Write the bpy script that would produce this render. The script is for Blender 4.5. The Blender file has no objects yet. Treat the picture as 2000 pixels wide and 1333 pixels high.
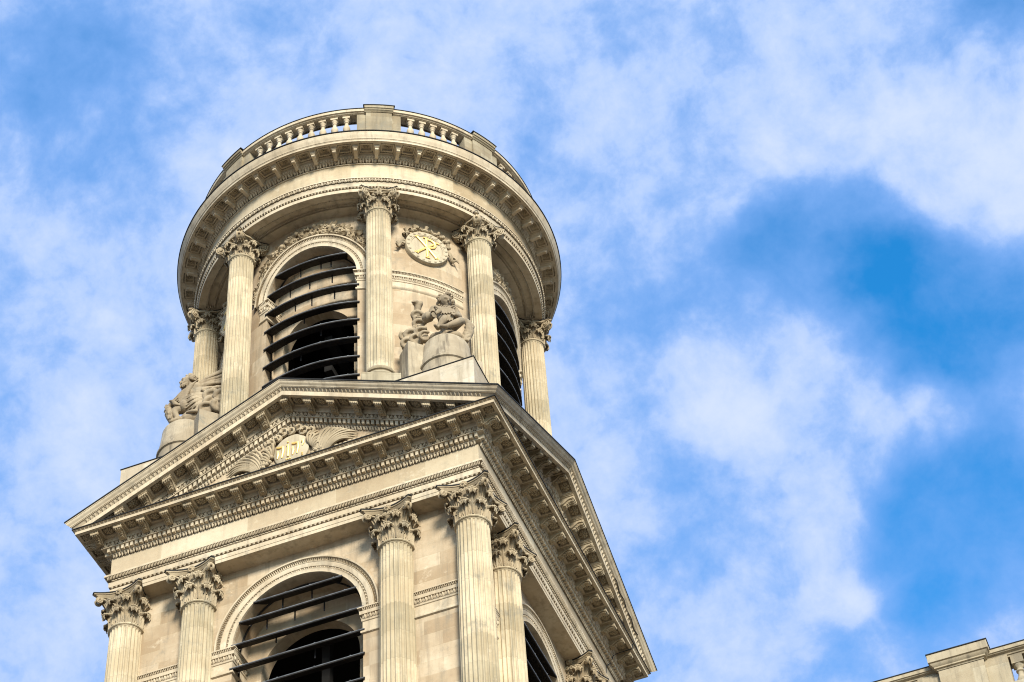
import bpy, math, random
import numpy as np
from math import sin, cos, pi, radians, sqrt, atan2, degrees
S = bpy.context.scene
COL = S.collection
ZT = 58.5                      # height of the eaves of the square storey above the square
# ------------------------------------------------------------------ camera
cd = bpy.data.cameras.new("camera"); cam = bpy.data.objects.new("camera", cd); COL.objects.link(cam)
CAMP = np.array([25.4986, -58.8346, -56.8597]); YAW, PITCH, ROLL, FPX = -0.3209, 0.8309, -0.0726, 4647.57
from mathutils import Matrix, Vector
_fw = Vector((sin(YAW)*cos(PITCH), cos(YAW)*cos(PITCH), sin(PITCH)))
_r0 = Vector((cos(YAW), -sin(YAW), 0)); _u0 = _r0.cross(_fw)
_r = cos(ROLL)*_r0 + sin(ROLL)*_u0; _u = -sin(ROLL)*_r0 + cos(ROLL)*_u0
M = Matrix.Identity(4)
for i in range(3):
    M[i][0] = _r[i]; M[i][1] = _u[i]; M[i][2] = -_fw[i]
    M[i][3] = CAMP[i] + (ZT if i == 2 else 0)
cam.matrix_world = M
cd.sensor_width = 36; cd.lens = FPX/2000*36; cd.clip_start = 0.5; cd.clip_end = 6000
S.camera = cam
# ------------------------------------------------------------------ light, sky, exposure
SUN_AZ = Vector((0.53, -0.848)).normalized(); SUN_EL = radians(25)
S.view_settings.view_transform = 'Standard'; S.view_settings.look = 'None'
S.view_settings.exposure = 1.46; S.view_settings.gamma = 1.0
S.cycles.filter_width = 1.1
try: S.view_settings.use_curve_mapping = False
except Exception: pass
sl = bpy.data.lights.new("sun", 'SUN'); sun = bpy.data.objects.new("sun", sl); COL.objects.link(sun)
sl.energy = 2.6; sl.angle = radians(15); sl.color = (1.0, 0.94, 0.82)
_sd = Vector((SUN_AZ.x*cos(SUN_EL), SUN_AZ.y*cos(SUN_EL), sin(SUN_EL)))
sun.rotation_euler = _sd.to_track_quat('Z', 'Y').to_euler(); sun.location = (60, -60, 120)

class NT:
    """small helper for building node trees"""
    def __init__(s, tree): s.t = tree; s.t.nodes.clear()
    def n(s, kind, **kw):
        nd = s.t.nodes.new(kind)
        for k, v in kw.items():
            if k.startswith('i_'):
                key = k[2:]
                key = int(key) if key.isdigit() else key.replace('_', ' ')
                s.put(nd.inputs[key], v)
            else: setattr(nd, k, v)
        return nd
    def put(s, sock, v):
        if isinstance(v, bpy.types.NodeSocket): s.t.links.new(v, sock)
        elif isinstance(v, bpy.types.Node): s.t.links.new(v.outputs[0], sock)
        else: sock.default_value = v
    def m(s, op, a, b=0.0, c=0.0, clamp=False):
        nd = s.t.nodes.new('ShaderNodeMath'); nd.operation = op; nd.use_clamp = clamp
        for i, v in enumerate((a, b, c)): s.put(nd.inputs[i], v)
        return nd.outputs[0]
    def vm(s, op, a, b=(0, 0, 0)):
        nd = s.t.nodes.new('ShaderNodeVectorMath'); nd.operation = op
        s.put(nd.inputs[0], a); s.put(nd.inputs[1], b)
        return nd.outputs['Value'] if op in ('DOT_PRODUCT', 'LENGTH') else nd.outputs[0]
    def mr(s, v, a, b, c=0.0, d=1.0, smooth=True):
        nd = s.t.nodes.new('ShaderNodeMapRange'); nd.interpolation_type = 'SMOOTHSTEP' if smooth else 'LINEAR'
        s.put(nd.inputs[0], v)
        for i, x in enumerate((a, b, c, d)): s.put(nd.inputs[i+1], x)
        return nd.outputs[0]
    def mix(s, f, a, b, blend='MIX'):
        nd = s.t.nodes.new('ShaderNodeMix'); nd.data_type = 'RGBA'; nd.blend_type = blend
        s.put(nd.inputs[0], f); s.put(nd.inputs[6], a); s.put(nd.inputs[7], b)
        return nd.outputs[2]
    def noise(s, vec, scale, detail=5.0, rough=0.55, dist=0.0):
        nd = s.t.nodes.new('ShaderNodeTexNoise')
        s.put(nd.inputs['Vector'], vec); nd.inputs['Scale'].default_value = scale
        nd.inputs['Detail'].default_value = detail; nd.inputs['Roughness'].default_value = rough
        nd.inputs['Distortion'].default_value = dist
        return nd.outputs[0]

def c4(c): return (c[0], c[1], c[2], 1.0)

w = bpy.data.worlds.new("World"); S.world = w; w.use_nodes = True
nt = NT(w.node_tree)
sky = nt.n('ShaderNodeTexSky', sky_type='NISHITA', sun_disc=False)
sky.sun_elevation = SUN_EL; sky.sun_rotation = atan2(SUN_AZ.x, SUN_AZ.y)
sky.air_density = 1.0; sky.dust_density = 0.4; sky.ozone_density = 2.0
tc = nt.n('ShaderNodeTexCoord'); dirv = tc.outputs['Generated']
# broken cloud: fractal noise over the direction, with clear holes and thick banks where they stand in this sky
warp = nt.n('ShaderNodeTexNoise'); nt.put(warp.inputs['Vector'], dirv); warp.inputs['Scale'].default_value = 13; warp.inputs['Detail'].default_value = 8
wv = nt.vm('SUBTRACT', warp.outputs['Color'], (0.5, 0.5, 0.5)); wv = nt.vm('MULTIPLY', wv, (0.075, 0.075, 0.075))
dw = nt.vm('NORMALIZE', nt.vm('ADD', dirv, wv))
BLOBS = [  # direction, angular radius (rad), amount (negative: clear hole)
    ((-0.334, 0.493, 0.803), 0.040, -0.24), ((-0.365, 0.475, 0.801), 0.030, -0.16), ((-0.345, 0.53, 0.775), 0.03, -0.08),
    ((-0.072, 0.655, 0.752), 0.030, -0.56), ((-0.037, 0.688, 0.724), 0.038, -0.78), ((-0.118, 0.660, 0.742), 0.028, -0.20), ((-0.06, 0.69, 0.722), 0.02, -0.10),
    ((-0.056, 0.745, 0.664), 0.034, -0.66), ((-0.093, 0.733, 0.674), 0.020, -0.18), ((-0.02, 0.73, 0.683), 0.018, -0.18), ((-0.07, 0.765, 0.64), 0.02, -0.16),
    ((-0.165, 0.655, 0.737), 0.03, -0.12), ((0.024, 0.602, 0.798), 0.024, -0.48), ((-0.012, 0.598, 0.80), 0.016, -0.12),
    ((-0.150, 0.715, 0.683), 0.028, -0.12), ((-0.10, 0.775, 0.624), 0.03, -0.14),
    ((-0.044, 0.617, 0.785), 0.036, 0.14), ((-0.01, 0.635, 0.772), 0.03, 0.14), ((-0.128, 0.682, 0.720), 0.024, 0.16),
    ((-0.115, 0.735, 0.668), 0.028, 0.14), ((-0.25, 0.515, 0.82), 0.05, 0.05), ((-0.30, 0.53, 0.79), 0.03, 0.06),
    ((-0.012, 0.716, 0.698), 0.014, 0.18), ((-0.365, 0.575, 0.73), 0.05, 0.08), ((-0.055, 0.715, 0.697), 0.014, 0.24),
]
dn = nt.vm('ADD', dirv, nt.vm('MULTIPLY', wv, (0.28, 0.28, 0.28)))
n1 = nt.noise(dn, 10.0, 12.0, 0.62, 0.0)
n2 = nt.noise(dn, 27.0, 12.0, 0.62, 0.0)
n3 = nt.noise(dn, 75.0, 10.0, 0.62, 0.0)
def amp(v, k): return nt.m('MULTIPLY', nt.m('SUBTRACT', v, 0.5), k)
den = nt.m('ADD', nt.m('ADD', amp(n1, 0.72), amp(n2, 0.95)), nt.m('ADD', amp(n3, 0.34), 0.55))
for d, rad, amt in BLOBS:
    v = Vector(d).normalized()
    dt = nt.vm('DOT_PRODUCT', dw, tuple(v))
    den = nt.m('ADD', den, nt.mr(dt, cos(rad*1.5), 1.0, 0.0, amt))
cov = nt.mr(den, -0.46, 0.56, 0.0, 1.0, smooth=False)
cov = nt.m('POWER', cov, 1.25)
thick = nt.mr(den, 0.22, 0.95)
skyc = nt.mix(1.0, sky.outputs[0], (0.0115, 0.083, 0.122, 1), 'MULTIPLY')
cl = nt.mix(thick, (0.102, 0.184, 0.365, 1), (0.248, 0.288, 0.375, 1))
colr = nt.mix(cov, skyc, cl)
fill_glow = nt.mr(nt.vm('DOT_PRODUCT', dirv, tuple(_sd)), 0.35, 1.0, 0.0, 1.9)   # unseen glow round the veiled sun, added to the cloud colour for fill light
colr = nt.mix(1.0, colr, nt.n('ShaderNodeCombineXYZ', i_0=nt.m('ADD', 1.0, fill_glow), i_1=nt.m('ADD', 1.0, nt.m('MULTIPLY', fill_glow, 0.80)), i_2=nt.m('ADD', 1.0, nt.m('MULTIPLY', fill_glow, 0.42))), 'MULTIPLY')
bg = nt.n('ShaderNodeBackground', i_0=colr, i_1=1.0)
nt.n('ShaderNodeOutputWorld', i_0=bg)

# ------------------------------------------------------------------ materials
def base_mat(name):
    m = bpy.data.materials.new(name); m.use_nodes = True
    t = NT(m.node_tree); b = t.n('ShaderNodeBsdfPrincipled'); o = t.n('ShaderNodeOutputMaterial', i_0=b)
    return m, t, b

def stone(name, light, dark, stain, mode=None, stain_amt=0.5, brick=(1.15, 0.5), drums=False, bump=0.25, pale=0.5):
    m, t, b = base_mat(name)
    geo = t.n('ShaderNodeNewGeometry'); pos = geo.outputs['Position']; nor = geo.outputs['True Normal']
    col = t.mix(t.mr(t.noise(pos, 0.55, 6, 0.6), 0.36, 0.66), c4(dark), c4(light))
    col = t.mix(t.mr(t.noise(pos, 7.0, 5, 0.65), 0.45, 0.75, 0, 0.30), col, c4([x*0.78 for x in dark]))
    xyz = t.n('ShaderNodeSeparateXYZ', i_0=pos)
    hgt = t.noise(pos, 30.0, 6, 0.7)
    if mode:
        if mode == 'flat':
            ns = t.n('ShaderNodeSeparateXYZ', i_0=nor)
            f = t.m('GREATER_THAN', t.m('ABSOLUTE', ns.outputs[0]), t.m('ABSOLUTE', ns.outputs[1]))
            uu = t.m('ADD', t.m('MULTIPLY', xyz.outputs[1], f), t.m('MULTIPLY', xyz.outputs[0], t.m('SUBTRACT', 1.0, f)))
            vv = xyz.outputs[2]
        else:
            uu = t.m('MULTIPLY', t.m('ARCTAN2', xyz.outputs[0], t.m('MULTIPLY', xyz.outputs[1], -1.0)), 5.8)
            vv = xyz.outputs[2]
        cmb = t.n('ShaderNodeCombineXYZ', i_0=uu, i_1=t.m('ADD', vv, 0.13), i_2=0.0)
        br = t.n('ShaderNodeTexBrick'); t.put(br.inputs['Vector'], cmb)
        br.inputs['Scale'].default_value = 1.0; br.inputs['Brick Width'].default_value = brick[0]; br.inputs['Row Height'].default_value = brick[1]
        br.inputs['Mortar Size'].default_value = 0.010; br.inputs['Mortar Smooth'].default_value = 0.4; br.inputs['Bias'].default_value = -0.1
        br.inputs['Color1'].default_value = (0.60, 0.50, 0.39, 1); br.inputs['Color2'].default_value = (1.12, 1.12, 1.14, 1); br.inputs['Mortar'].default_value = (0.80, 0.76, 0.68, 1)
        br.offset_frequency = 2; br.squash_frequency = 3; br.squash = 1.35
        col = t.mix(0.68, col, t.mix(1.0, col, br.outputs['Color'], 'MULTIPLY'))
        hgt = t.m('SUBTRACT', hgt, t.m('MULTIPLY', br.outputs['Fac'], 0.9))
    if drums:
        oi = t.n('ShaderNodeObjectInfo')
        zz = t.m('ADD', t.m('MULTIPLY', xyz.outputs[2], 0.88), t.m('MULTIPLY', oi.outputs['Random'], 7.3))
        fl = t.m('FLOOR', zz)
        wn = t.n('ShaderNodeTexWhiteNoise', noise_dimensions='2D')
        t.put(wn.inputs[0], t.n('ShaderNodeCombineXYZ', i_0=fl, i_1=t.m('MULTIPLY', oi.outputs['Random'], 51.0)))
        col = t.mix(1.0, col, t.mix(wn.outputs[0], (0.76, 0.75, 0.70, 1), (1.10, 1.08, 1.05, 1)), 'MULTIPLY')
        fr = t.m('FRACT', zz)
        jn = t.m('LESS_THAN', fr, 0.018)
        col = t.mix(t.m('MULTIPLY', jn, 0.35), col, c4([x*0.55 for x in dark]))
    sm = t.n('ShaderNodeMapping'); t.put(sm.inputs['Vector'], pos); sm.inputs['Scale'].default_value = (2.6, 2.6, 0.22)
    st = t.noise(sm.outputs[0], 1.6, 7, 0.62)
    col = t.mix(t.mr(st, 0.47, 0.72, 0.0, stain_amt), col, c4(stain))
    sp = t.noise(pos, 1.7, 8, 0.72)
    col = t.mix(t.mr(sp, 0.56, 0.74, 0.0, pale), col, c4([min(0.78, x*1.15+0.05) for x in light]))
    gp = t.noise(pos, 0.9, 9, 0.7, 0.4)                              # grey lichen and soot patches
    col = t.mix(t.mr(gp, 0.54, 0.70, 0.0, stain_amt*0.95), col, (0.16, 0.148, 0.115, 1))
    t.put(b.inputs['Base Color'], col); b.inputs['Roughness'].default_value = 0.88
    bp = t.n('ShaderNodeBump'); bp.inputs['Strength'].default_value = bump; bp.inputs['Distance'].default_value = 0.02
    t.put(bp.inputs['Height'], hgt); t.put(b.inputs['Normal'], bp.outputs[0])
    return m

def plain(name, col, rough=0.6, metal=0.0, var=0.0, bump=0.0):
    m, t, b = base_mat(name)
    geo = t.n('ShaderNodeNewGeometry')
    if var:
        f = t.mr(t.noise(geo.outputs['Position'], 2.3, 6, 0.65), 0.35, 0.7)
        t.put(b.inputs['Base Color'], t.mix(f, c4([x*(1-var) for x in col]), c4([min(1, x*(1+var)) for x in col])))
    else: b.inputs['Base Color'].default_value = c4(col)
    if sum(col) < .08: b.inputs['Specular IOR Level'].default_value = .22
    b.inputs['Roughness'].default_value = rough; b.inputs['Metallic'].default_value = metal
    if bump:
        bp = t.n('ShaderNodeBump'); bp.inputs['Strength'].default_value = bump; bp.inputs['Distance'].default_value = 0.03
        t.put(bp.inputs['Height'], t.noise(geo.outputs['Position'], 5.0, 4)); t.put(b.inputs['Normal'], bp.outputs[0])
    return m

LI, DK, ST = (0.485, 0.402, 0.284), (0.370, 0.286, 0.184), (0.185, 0.148, 0.098)
M_ASH = stone('ashlar_limestone', LI, DK, ST, 'flat', 0.55, (1.25, 0.55))
M_DRUM = stone('curved_ashlar_limestone', LI, DK, ST, 'ring', 0.55, (1.3, 0.62))
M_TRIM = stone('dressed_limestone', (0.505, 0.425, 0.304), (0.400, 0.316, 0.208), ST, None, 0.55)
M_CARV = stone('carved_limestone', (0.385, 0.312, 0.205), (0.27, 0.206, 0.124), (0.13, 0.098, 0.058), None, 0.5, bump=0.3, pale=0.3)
M_COL = stone('column_limestone', (0.468, 0.395, 0.276), (0.352, 0.283, 0.182), (0.19, 0.163, 0.105), None, 0.7, drums=True)
M_MED = stone('medallion_limestone', (0.43, 0.37, 0.262), (0.37, 0.305, 0.205), ST, None, 0.5)
M_STAT = stone('weathered_statue_limestone', (0.33, 0.262, 0.172), (0.205, 0.156, 0.097), (0.085, 0.062, 0.04), None, 0.6, bump=0.35, pale=0.25)
M_GREY = stone('grey_weathered_limestone', (0.33, 0.285, 0.195), (0.245, 0.203, 0.130), (0.12, 0.10, 0.065), 'ring', 0.6, (0.9, 0.32))
M_WHITE = stone('fresh_limestone', (0.52, 0.47, 0.38), (0.42, 0.36, 0.26), (0.27, 0.22, 0.15), 'flat', 0.8, (2.2, 0.8))
M_PED = stone('statue_pedestal_limestone', (0.40, 0.335, 0.235), (0.25, 0.198, 0.130), (0.09, 0.07, 0.046), None, 0.95, bump=0.4, pale=0.7)
M_PARA = stone('parapet_limestone', (0.40, 0.35, 0.25), (0.30, 0.25, 0.165), (0.12, 0.10, 0.07), 'flat', 0.7, (1.6, 1.4))
M_LEAD = plain('lead_flashing', (0.012, 0.0115, 0.011), 0.75, 0.0, 0.3)
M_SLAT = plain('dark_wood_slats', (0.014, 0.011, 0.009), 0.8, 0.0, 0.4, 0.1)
M_LIP = plain('weathered_lead_edge', (0.085, 0.09, 0.095), 0.55, 0.0, 0.45, 0.1)
M_IRON = plain('dark_iron', (0.02, 0.02, 0.022), 0.5)
M_GOLD = plain('gilding', (0.84, 0.58, 0.19), 0.5, 0.4, 0.08)
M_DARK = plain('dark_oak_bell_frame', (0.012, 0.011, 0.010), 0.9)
M_ROOF = plain('zinc_roof', (0.16, 0.17, 0.18), 0.5, 0.0, 0.2)
M_PAVE = stone('paving_stone', (0.20, 0.18, 0.15), (0.14, 0.125, 0.10), (0.08, 0.07, 0.06), 'flat', 0.3, (0.8, 0.5))

# ------------------------------------------------------------------ mesh helpers
class MB:
    """collects vertices and faces; build() links them as ONE mesh object"""
    def __init__(s): s.v = []; s.f = []; s.m = []; s.n = 0
    def add(s, v, faces, mi=0):
        v = np.asarray(v, float).reshape(-1, 3); 
        if not isinstance(faces, (list, tuple)) or (len(faces) and not hasattr(faces[0], '__len__')): faces = [faces]
        groups = {}
        for f in faces:
            f = np.asarray(f)
            if f.ndim == 1: f = f[None, :]
            if f.size: groups.setdefault(f.shape[1], []).append(f)
        for k, g in groups.items():
            g = np.concatenate(g)+s.n; s.f.append(g); s.m.append(np.full(len(g), mi))
        s.v.append(v); s.n += len(v)
        return s
    def join(s, o, fn=None, mi=None):
        v = np.concatenate(o.v); 
        if fn is not None: v = fn(v)
        for g, mm in zip(o.f, o.m): s.f.append(g+s.n); s.m.append(mm if mi is None else np.full(len(g), mi))
        s.v.append(v); s.n += len(v)
        return s
    def mesh(s, name, mats, ang=38):
        me = bpy.data.meshes.new(name); v = np.concatenate(s.v)
        me.vertices.add(len(v)); me.vertices.foreach_set('co', v.ravel())
        ln = np.concatenate([np.full(len(g), g.shape[1]) for g in s.f]); lp = np.concatenate([g.ravel() for g in s.f])
        me.loops.add(len(lp)); me.polygons.add(len(ln))
        st = np.concatenate([[0], np.cumsum(ln)[:-1]])
        me.loops.foreach_set('vertex_index', lp.astype(np.int32))
        me.polygons.foreach_set('loop_start', st.astype(np.int32)); me.polygons.foreach_set('loop_total', ln.astype(np.int32))
        me.polygons.foreach_set('material_index', np.concatenate(s.m).astype(np.int32))
        for mt in (mats if isinstance(mats, (list, tuple)) else [mats]): me.materials.append(mt)
        me.update(calc_edges=True); me.validate()
        me.polygons.foreach_set('use_smooth', np.ones(len(me.polygons), bool))
        if ang is not None: me.set_sharp_from_angle(angle=radians(ang))
        return me
    def build(s, name, mats, parent=None, ang=38, loc=(0, 0, 0)):
        o = bpy.data.objects.new(name, s.mesh(name, mats, ang)); COL.objects.link(o); o.location = loc
        if parent is not None: o.parent = parent
        return o

def inst(name, me, parent, loc=(0, 0, 0), rz=0.0):
    o = bpy.data.objects.new(name, me); COL.objects.link(o); o.parent = parent
    o.location = loc; o.rotation_euler = (0, 0, rz); return o

def grid_faces(nu, nv, cu=False, cv=False):
    """quads of a (nu x nv) vertex grid, index = i*nv + j"""
    i = np.arange(nu if cu else nu-1); j = np.arange(nv if cv else nv-1)
    I, J = np.meshgrid(i, j, indexing='ij'); I = I.ravel(); J = J.ravel(); I2 = (I+1) % nu; J2 = (J+1) % nv
    return np.stack([I*nv+J, I2*nv+J, I2*nv+J2, I*nv+J2], 1)

def box(x0, x1, y0, y1, z0, z1):
    v = np.array([(x, y, z) for x in (x0, x1) for y in (y0, y1) for z in (z0, z1)], float)
    f = np.array([(0, 1, 3, 2), (4, 6, 7, 5), (0, 4, 5, 1), (2, 3, 7, 6), (0, 2, 6, 4), (1, 5, 7, 3)])
    return v, f

def sphere(c, r, nu=10, nv=7):
    c = np.asarray(c, float); r = np.broadcast_to(np.asarray(r, float), (3,))
    th = np.linspace(0, 2*pi, nu, endpoint=False); ph = np.linspace(-pi/2, pi/2, nv)[1:-1]
    P = np.array([(cos(p)*cos(t), cos(p)*sin(t), sin(p)) for p in ph for t in th])
    v = np.concatenate([P, [(0, 0, -1), (0, 0, 1)]])*r+c
    f = [grid_faces(nv-2, nu, False, True)]; b = (nv-2)*nu; l = (nv-3)*nu
    k = np.arange(nu)
    f.append(np.stack([k, (k+1) % nu, np.full(nu, b)], 1)[:, ::-1]); f.append(np.stack([l+k, l+(k+1) % nu, np.full(nu, b+1)], 1))
    return v, [f[0][:, ::-1], f[1], f[2]]

def lathe(prof, n=32, a0=0.0, a1=360.0):
    """profile of (radius, z) turned about z; angle measured from -y towards +x"""
    full = abs(a1-a0-360) < 1e-6
    a = np.radians(np.linspace(a0, a1, n, endpoint=not full) if full else np.linspace(a0, a1, n+1))
    p = np.asarray(prof, float)
    v = np.stack([np.outer(np.sin(a), p[:, 0]), -np.outer(np.cos(a), p[:, 0]), np.tile(p[:, 1], (len(a), 1))], -1).reshape(-1, 3)
    return v, grid_faces(len(a), len(p), full, False)[:, ::-1]

def tube(path, rad, n=8, cap=True, flat=1.0):
    P = np.asarray(path, float); N = len(P); rad = np.broadcast_to(np.asarray(rad, float), (N,))
    T = np.gradient(P, axis=0); T /= np.linalg.norm(T, axis=1)[:, None]+1e-12
    up = np.array([0, 0, 1.0]) if abs(T[0][2]) < 0.9 else np.array([1.0, 0, 0])
    u = np.cross(up, T[0]); u /= np.linalg.norm(u); V = []
    for i in range(N):
        u = u-T[i]*(u@T[i]); u /= np.linalg.norm(u)+1e-12; wv = np.cross(T[i], u)
        for k in range(n):
            a = 2*pi*k/n; V.append(P[i]+rad[i]*(cos(a)*u*flat+sin(a)*wv))
    f = [grid_faces(N, n, False, True)[:, ::-1]]; V = np.array(V)
    if cap:
        V = np.concatenate([V, P[:1], P[-1:]]); k = np.arange(n); b = N*n
        f.append(np.stack([k, (k+1) % n, np.full(n, b)], 1)); f.append(np.stack([(N-1)*n+(k+1) % n, (N-1)*n+k, np.full(n, b+1)], 1))
    return V, f

def prism(poly, y0, y1):
    """closed outline of (x, z) extruded in y (convex or fan-able about its centre)"""
    p = np.asarray(poly, float); n = len(p)
    c = p.mean(0); v = [(x, y0, z) for x, z in p]+[(x, y1, z) for x, z in p]+[(c[0], y0, c[1]), (c[0], y1, c[1])]
    k = np.arange(n); k2 = (k+1) % n
    return np.array(v), [np.stack([k, k2, k2+n, k+n], 1), np.stack([k2, k, np.full(n, 2*n)], 1), np.stack([k+n, k2+n, np.full(n, 2*n+1)], 1)]

# "face space" (x along the face, w outward from the tower axis, z up) -> tower space, side k (0 front, 1 right, 2 back, 3 left)
def side(v, k):
    v = np.asarray(v, float); x, ww, z = v[:, 0], v[:, 1], v[:, 2]
    return np.stack([(x, ww, -x, -ww)[k], (-ww, x, ww, -x)[k], z], 1)
SLOPE, W0 = 0.470, 8.0
def rake(v):
    v = np.array(v, float); v[:, 2] += SLOPE*(W0-np.abs(v[:, 0])); return v
def ring(v):
    """(angle in degrees, radius, z) -> tower space"""
    v = np.asarray(v, float); a = np.radians(v[:, 0])
    return np.stack([v[:, 1]*np.sin(a), -v[:, 1]*np.cos(a), v[:, 2]], 1)

def sweep_sq(mb, prof, mi=0, mapz=None, closed=False):
    """profile of (w, z) mitred around the four sides; mapz = rake for the sloping cornices"""
    p = np.asarray(prof, float); n = len(p)
    for k in range(4):
        if mapz is None: xs = [-1, 1]
        else: xs = [-1, 0, 1]
        v = np.concatenate([np.stack([s*p[:, 0], p[:, 0], p[:, 1]], 1) for s in xs])
        if mapz is not None: v = mapz(v)
        mb.add(side(v, k), grid_faces(len(xs), n, False, closed)[:, ::-1], mi)
    return mb

def scatter(mb, unit, pts, fn=None, mi=0):
    """copies of a unit (mb) translated to pts in its own space, then mapped by fn - one mesh of carved pattern"""
    uv = np.concatenate(unit.v); n = len(pts); pts = np.asarray(pts, float)
    V = (uv[None]+pts[:, None]).reshape(-1, 3)
    if fn is not None: V = fn(V)
    for g in unit.f:
        G = (g[None]+(np.arange(n)*len(uv))[:, None, None]).reshape(-1, g.shape[1])+mb.n
        mb.f.append(G); mb.m.append(np.full(len(G), mi))
    mb.v.append(V); mb.n += len(V)

# carved pattern units in (a along, o outward, h up)
def flipy(v): return v[:, [0, 1, 2]]
def u_egg(s, d, h, tilt=0.0):
    m = MB()
    m.add(*sphere((0, d*0.25, -0.02*h), (s*0.22, d*0.75, h*0.50), 10, 7))
    for sg in (-1, 1):                      # husk around the egg, arrow between
        t = np.linspace(-0.15*pi, 0.55*pi, 6)
        path = [(sg*s*0.36*cos(x), d*0.45, -h*0.50*sin(x)+0.05*h) for x in t]
        m.add(*tube(path, s*0.055, 5))
    m.add(*tube([(s*0.5, d*0.45, h*0.48), (s*0.5, d*0.5, 0), (s*0.5, d*0.3, -h*0.48)], [s*0.05, s*0.075, s*0.02], 5))
    for a in m.v: a[:, 1] += tilt*a[:, 2]
    return m
def u_leaf(s, d, h, tilt=0.0):
    m = MB(); nu, nv = 6, 5
    for sg in (-1, 1):
        V = []
        for i in range(nu):
            q = i/(nu-1); z = h*(0.5-q); wd = s*0.205*sqrt(max(0.0, 1-q**2.2))
            for j in range(nv):
                t = j/(nv-1)*2-1
                V.append((sg*s*0.25+wd*t*0.92, d*(0.25+0.75*(1-t*t)*(1-0.5*q)), z))
        m.add(V, grid_faces(nu, nv))
    m.add(*tube([(0, d*0.5, h*0.1), (0, d*0.6, -h*0.2), (0, d*0.3, -h*0.5)], [s*0.03, s*0.09, s*0.03], 5))
    for a in m.v: a[:, 1] += tilt*a[:, 2]
    return m
def u_zig(s, d, h, tilt=0.0):
    m = MB()
    for sg, zz in ((0, 1), (0.5, -1)):
        c = sg*s; e = s*0.40
        V = [(c-e, 0.0, zz*h*0.5), (c+e, 0, zz*h*0.5), (c, 0, -zz*h*0.45), (c, d, zz*h*0.2)]
        m.add(V, [[0, 1, 3], [1, 2, 3], [2, 0, 3]])
    for a in m.v: a[:, 1] += tilt*a[:, 2]
    return m
def u_tongue(s, d, h, tilt=0.0):
    m = MB(); nu, nv = 6, 5; V = []
    for i in range(nu):
        q = i/(nu-1); wd = s*0.42*(1-q**1.3)+.003
        for j in range(nv): t = j/(nv-1)*2-1; V.append((wd*t, d*(0.15+0.85*(1-abs(t)**1.5))*(1-.35*q), h*(.5-q)))
    m.add(V, grid_faces(nu, nv)); m.add(*box(-s*.5, s*.5, 0, d*.7, h*.42, h*.55))
    for a in m.v: a[:, 1] += tilt*a[:, 2]
    return m
def u_bead(s, d, h):
    m = MB(); m.add(*sphere((0, 0, 0), (s*0.28, d, h*0.5), 8, 6)); m.add(*sphere((s*0.42, 0, 0), (s*0.09, d*0.9, h*0.5), 6, 5)); m.add(*sphere((s*0.58, 0, 0), (s*0.09, d*0.9, h*0.5), 6, 5)); return m

def band_sq(mb, unit, s, wpos, z, half, fn=None, sides=(0, 1, 2, 3)):
    n = int(half*2/s); xs = (np.arange(n)-(n-1)/2)*s
    pts = np.stack([xs, np.full(n, wpos), np.full(n, z)], 1)
    for k in sides: scatter(mb, unit, pts, (lambda v, k=k: side(v if fn is None else fn(v), k)))
def band_ring(mb, unit, n, r, z, a0=0.0, a1=360.0):
    """unit a-axis in metres becomes arc length"""
    st = (a1-a0)/n; ang = a0+(np.arange(n)+0.5)*st
    uv = np.concatenate(unit.v)
    def fn(v): return ring(v)
    un = MB(); un.v = [np.stack([np.degrees(uv[:, 0]/r), uv[:, 1], uv[:, 2]], 1)]; un.f = unit.f; un.m = unit.m; un.n = len(uv)
    scatter(mb, un, np.stack([ang, np.full(n, r), np.full(n, z)], 1), fn)

def tag(o, label=None, cat=None, group=None, kind=None):
    if label: o['label'] = label
    if cat: o['category'] = cat
    if group: o['group'] = group
    if kind: o['kind'] = kind
    return o
def empty(name, loc=(0, 0, 0), rz=0.0):
    o = bpy.data.objects.new(name, None); COL.objects.link(o); o.location = loc; o.rotation_euler = (0, 0, rz); o.empty_display_size = 0.5; return o
# ================================================================== ground and tower
rng = random.Random(7)
g = MB(); g.add([(-2500, -2500, 0), (2500, -2500, 0), (2500, 2500, 0), (-2500, 2500, 0)], [[0, 1, 2, 3]])
tag(g.build('ground', M_PAVE), kind='structure')

tower = tag(empty('bell_tower'), 'round domeless bell stage with eight columns rising from a square, pedimented church tower storey', 'bell tower')
TL = (0, 0, ZT)
def part(mb, name, mats, parent=None, ang=38): return mb.build(name, mats, parent or tower, ang, TL if parent is None else (0, 0, 0))

# ---------------------------------------------------------------- square storey: walls with arched openings
WW = 6.08; ZSOF = -2.84; RIN, ROUT, ZSP = 2.30, 2.91, -6.20; ZBOT = -14.6
def arch_open(mb, fn, w, xl, xr, zt, zb, r, zs, n=40, nx=1, mi=0):
    """a wall face at w with an arched opening of half width r springing at zs"""
    for s, xe in ((-1, xl), (1, xr)):
        xs = np.linspace(s*r, xe, nx+1); zz = np.linspace(zb, zt, 4)
        v = np.array([(x, w, z) for x in xs for z in zz]); mb.add(fn(v), grid_faces(nx+1, 4), mi)
    a = np.linspace(0, pi, n+1)
    v = np.array([p for t in a for p in ((r*cos(t), w, zs+r*sin(t)), (r*cos(t), w, zt))]); mb.add(fn(v), grid_faces(n+1, 2), mi)
def arch_reveal(mb, fn, w0, w1, r, zs, zb, n=40, mi=0):
    p = [(r, zb), (r, (zb+zs)/2)]+[(r*cos(t), zs+r*sin(t)) for t in np.linspace(0, pi, n+1)]+[(-r, (zb+zs)/2), (-r, zb)]
    v = np.array([q for x, z in p for q in ((x, w0, z), (x, (w0+w1)/2, z), (x, w1, z))]); mb.add(fn(v), grid_faces(len(p), 3), mi)
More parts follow.
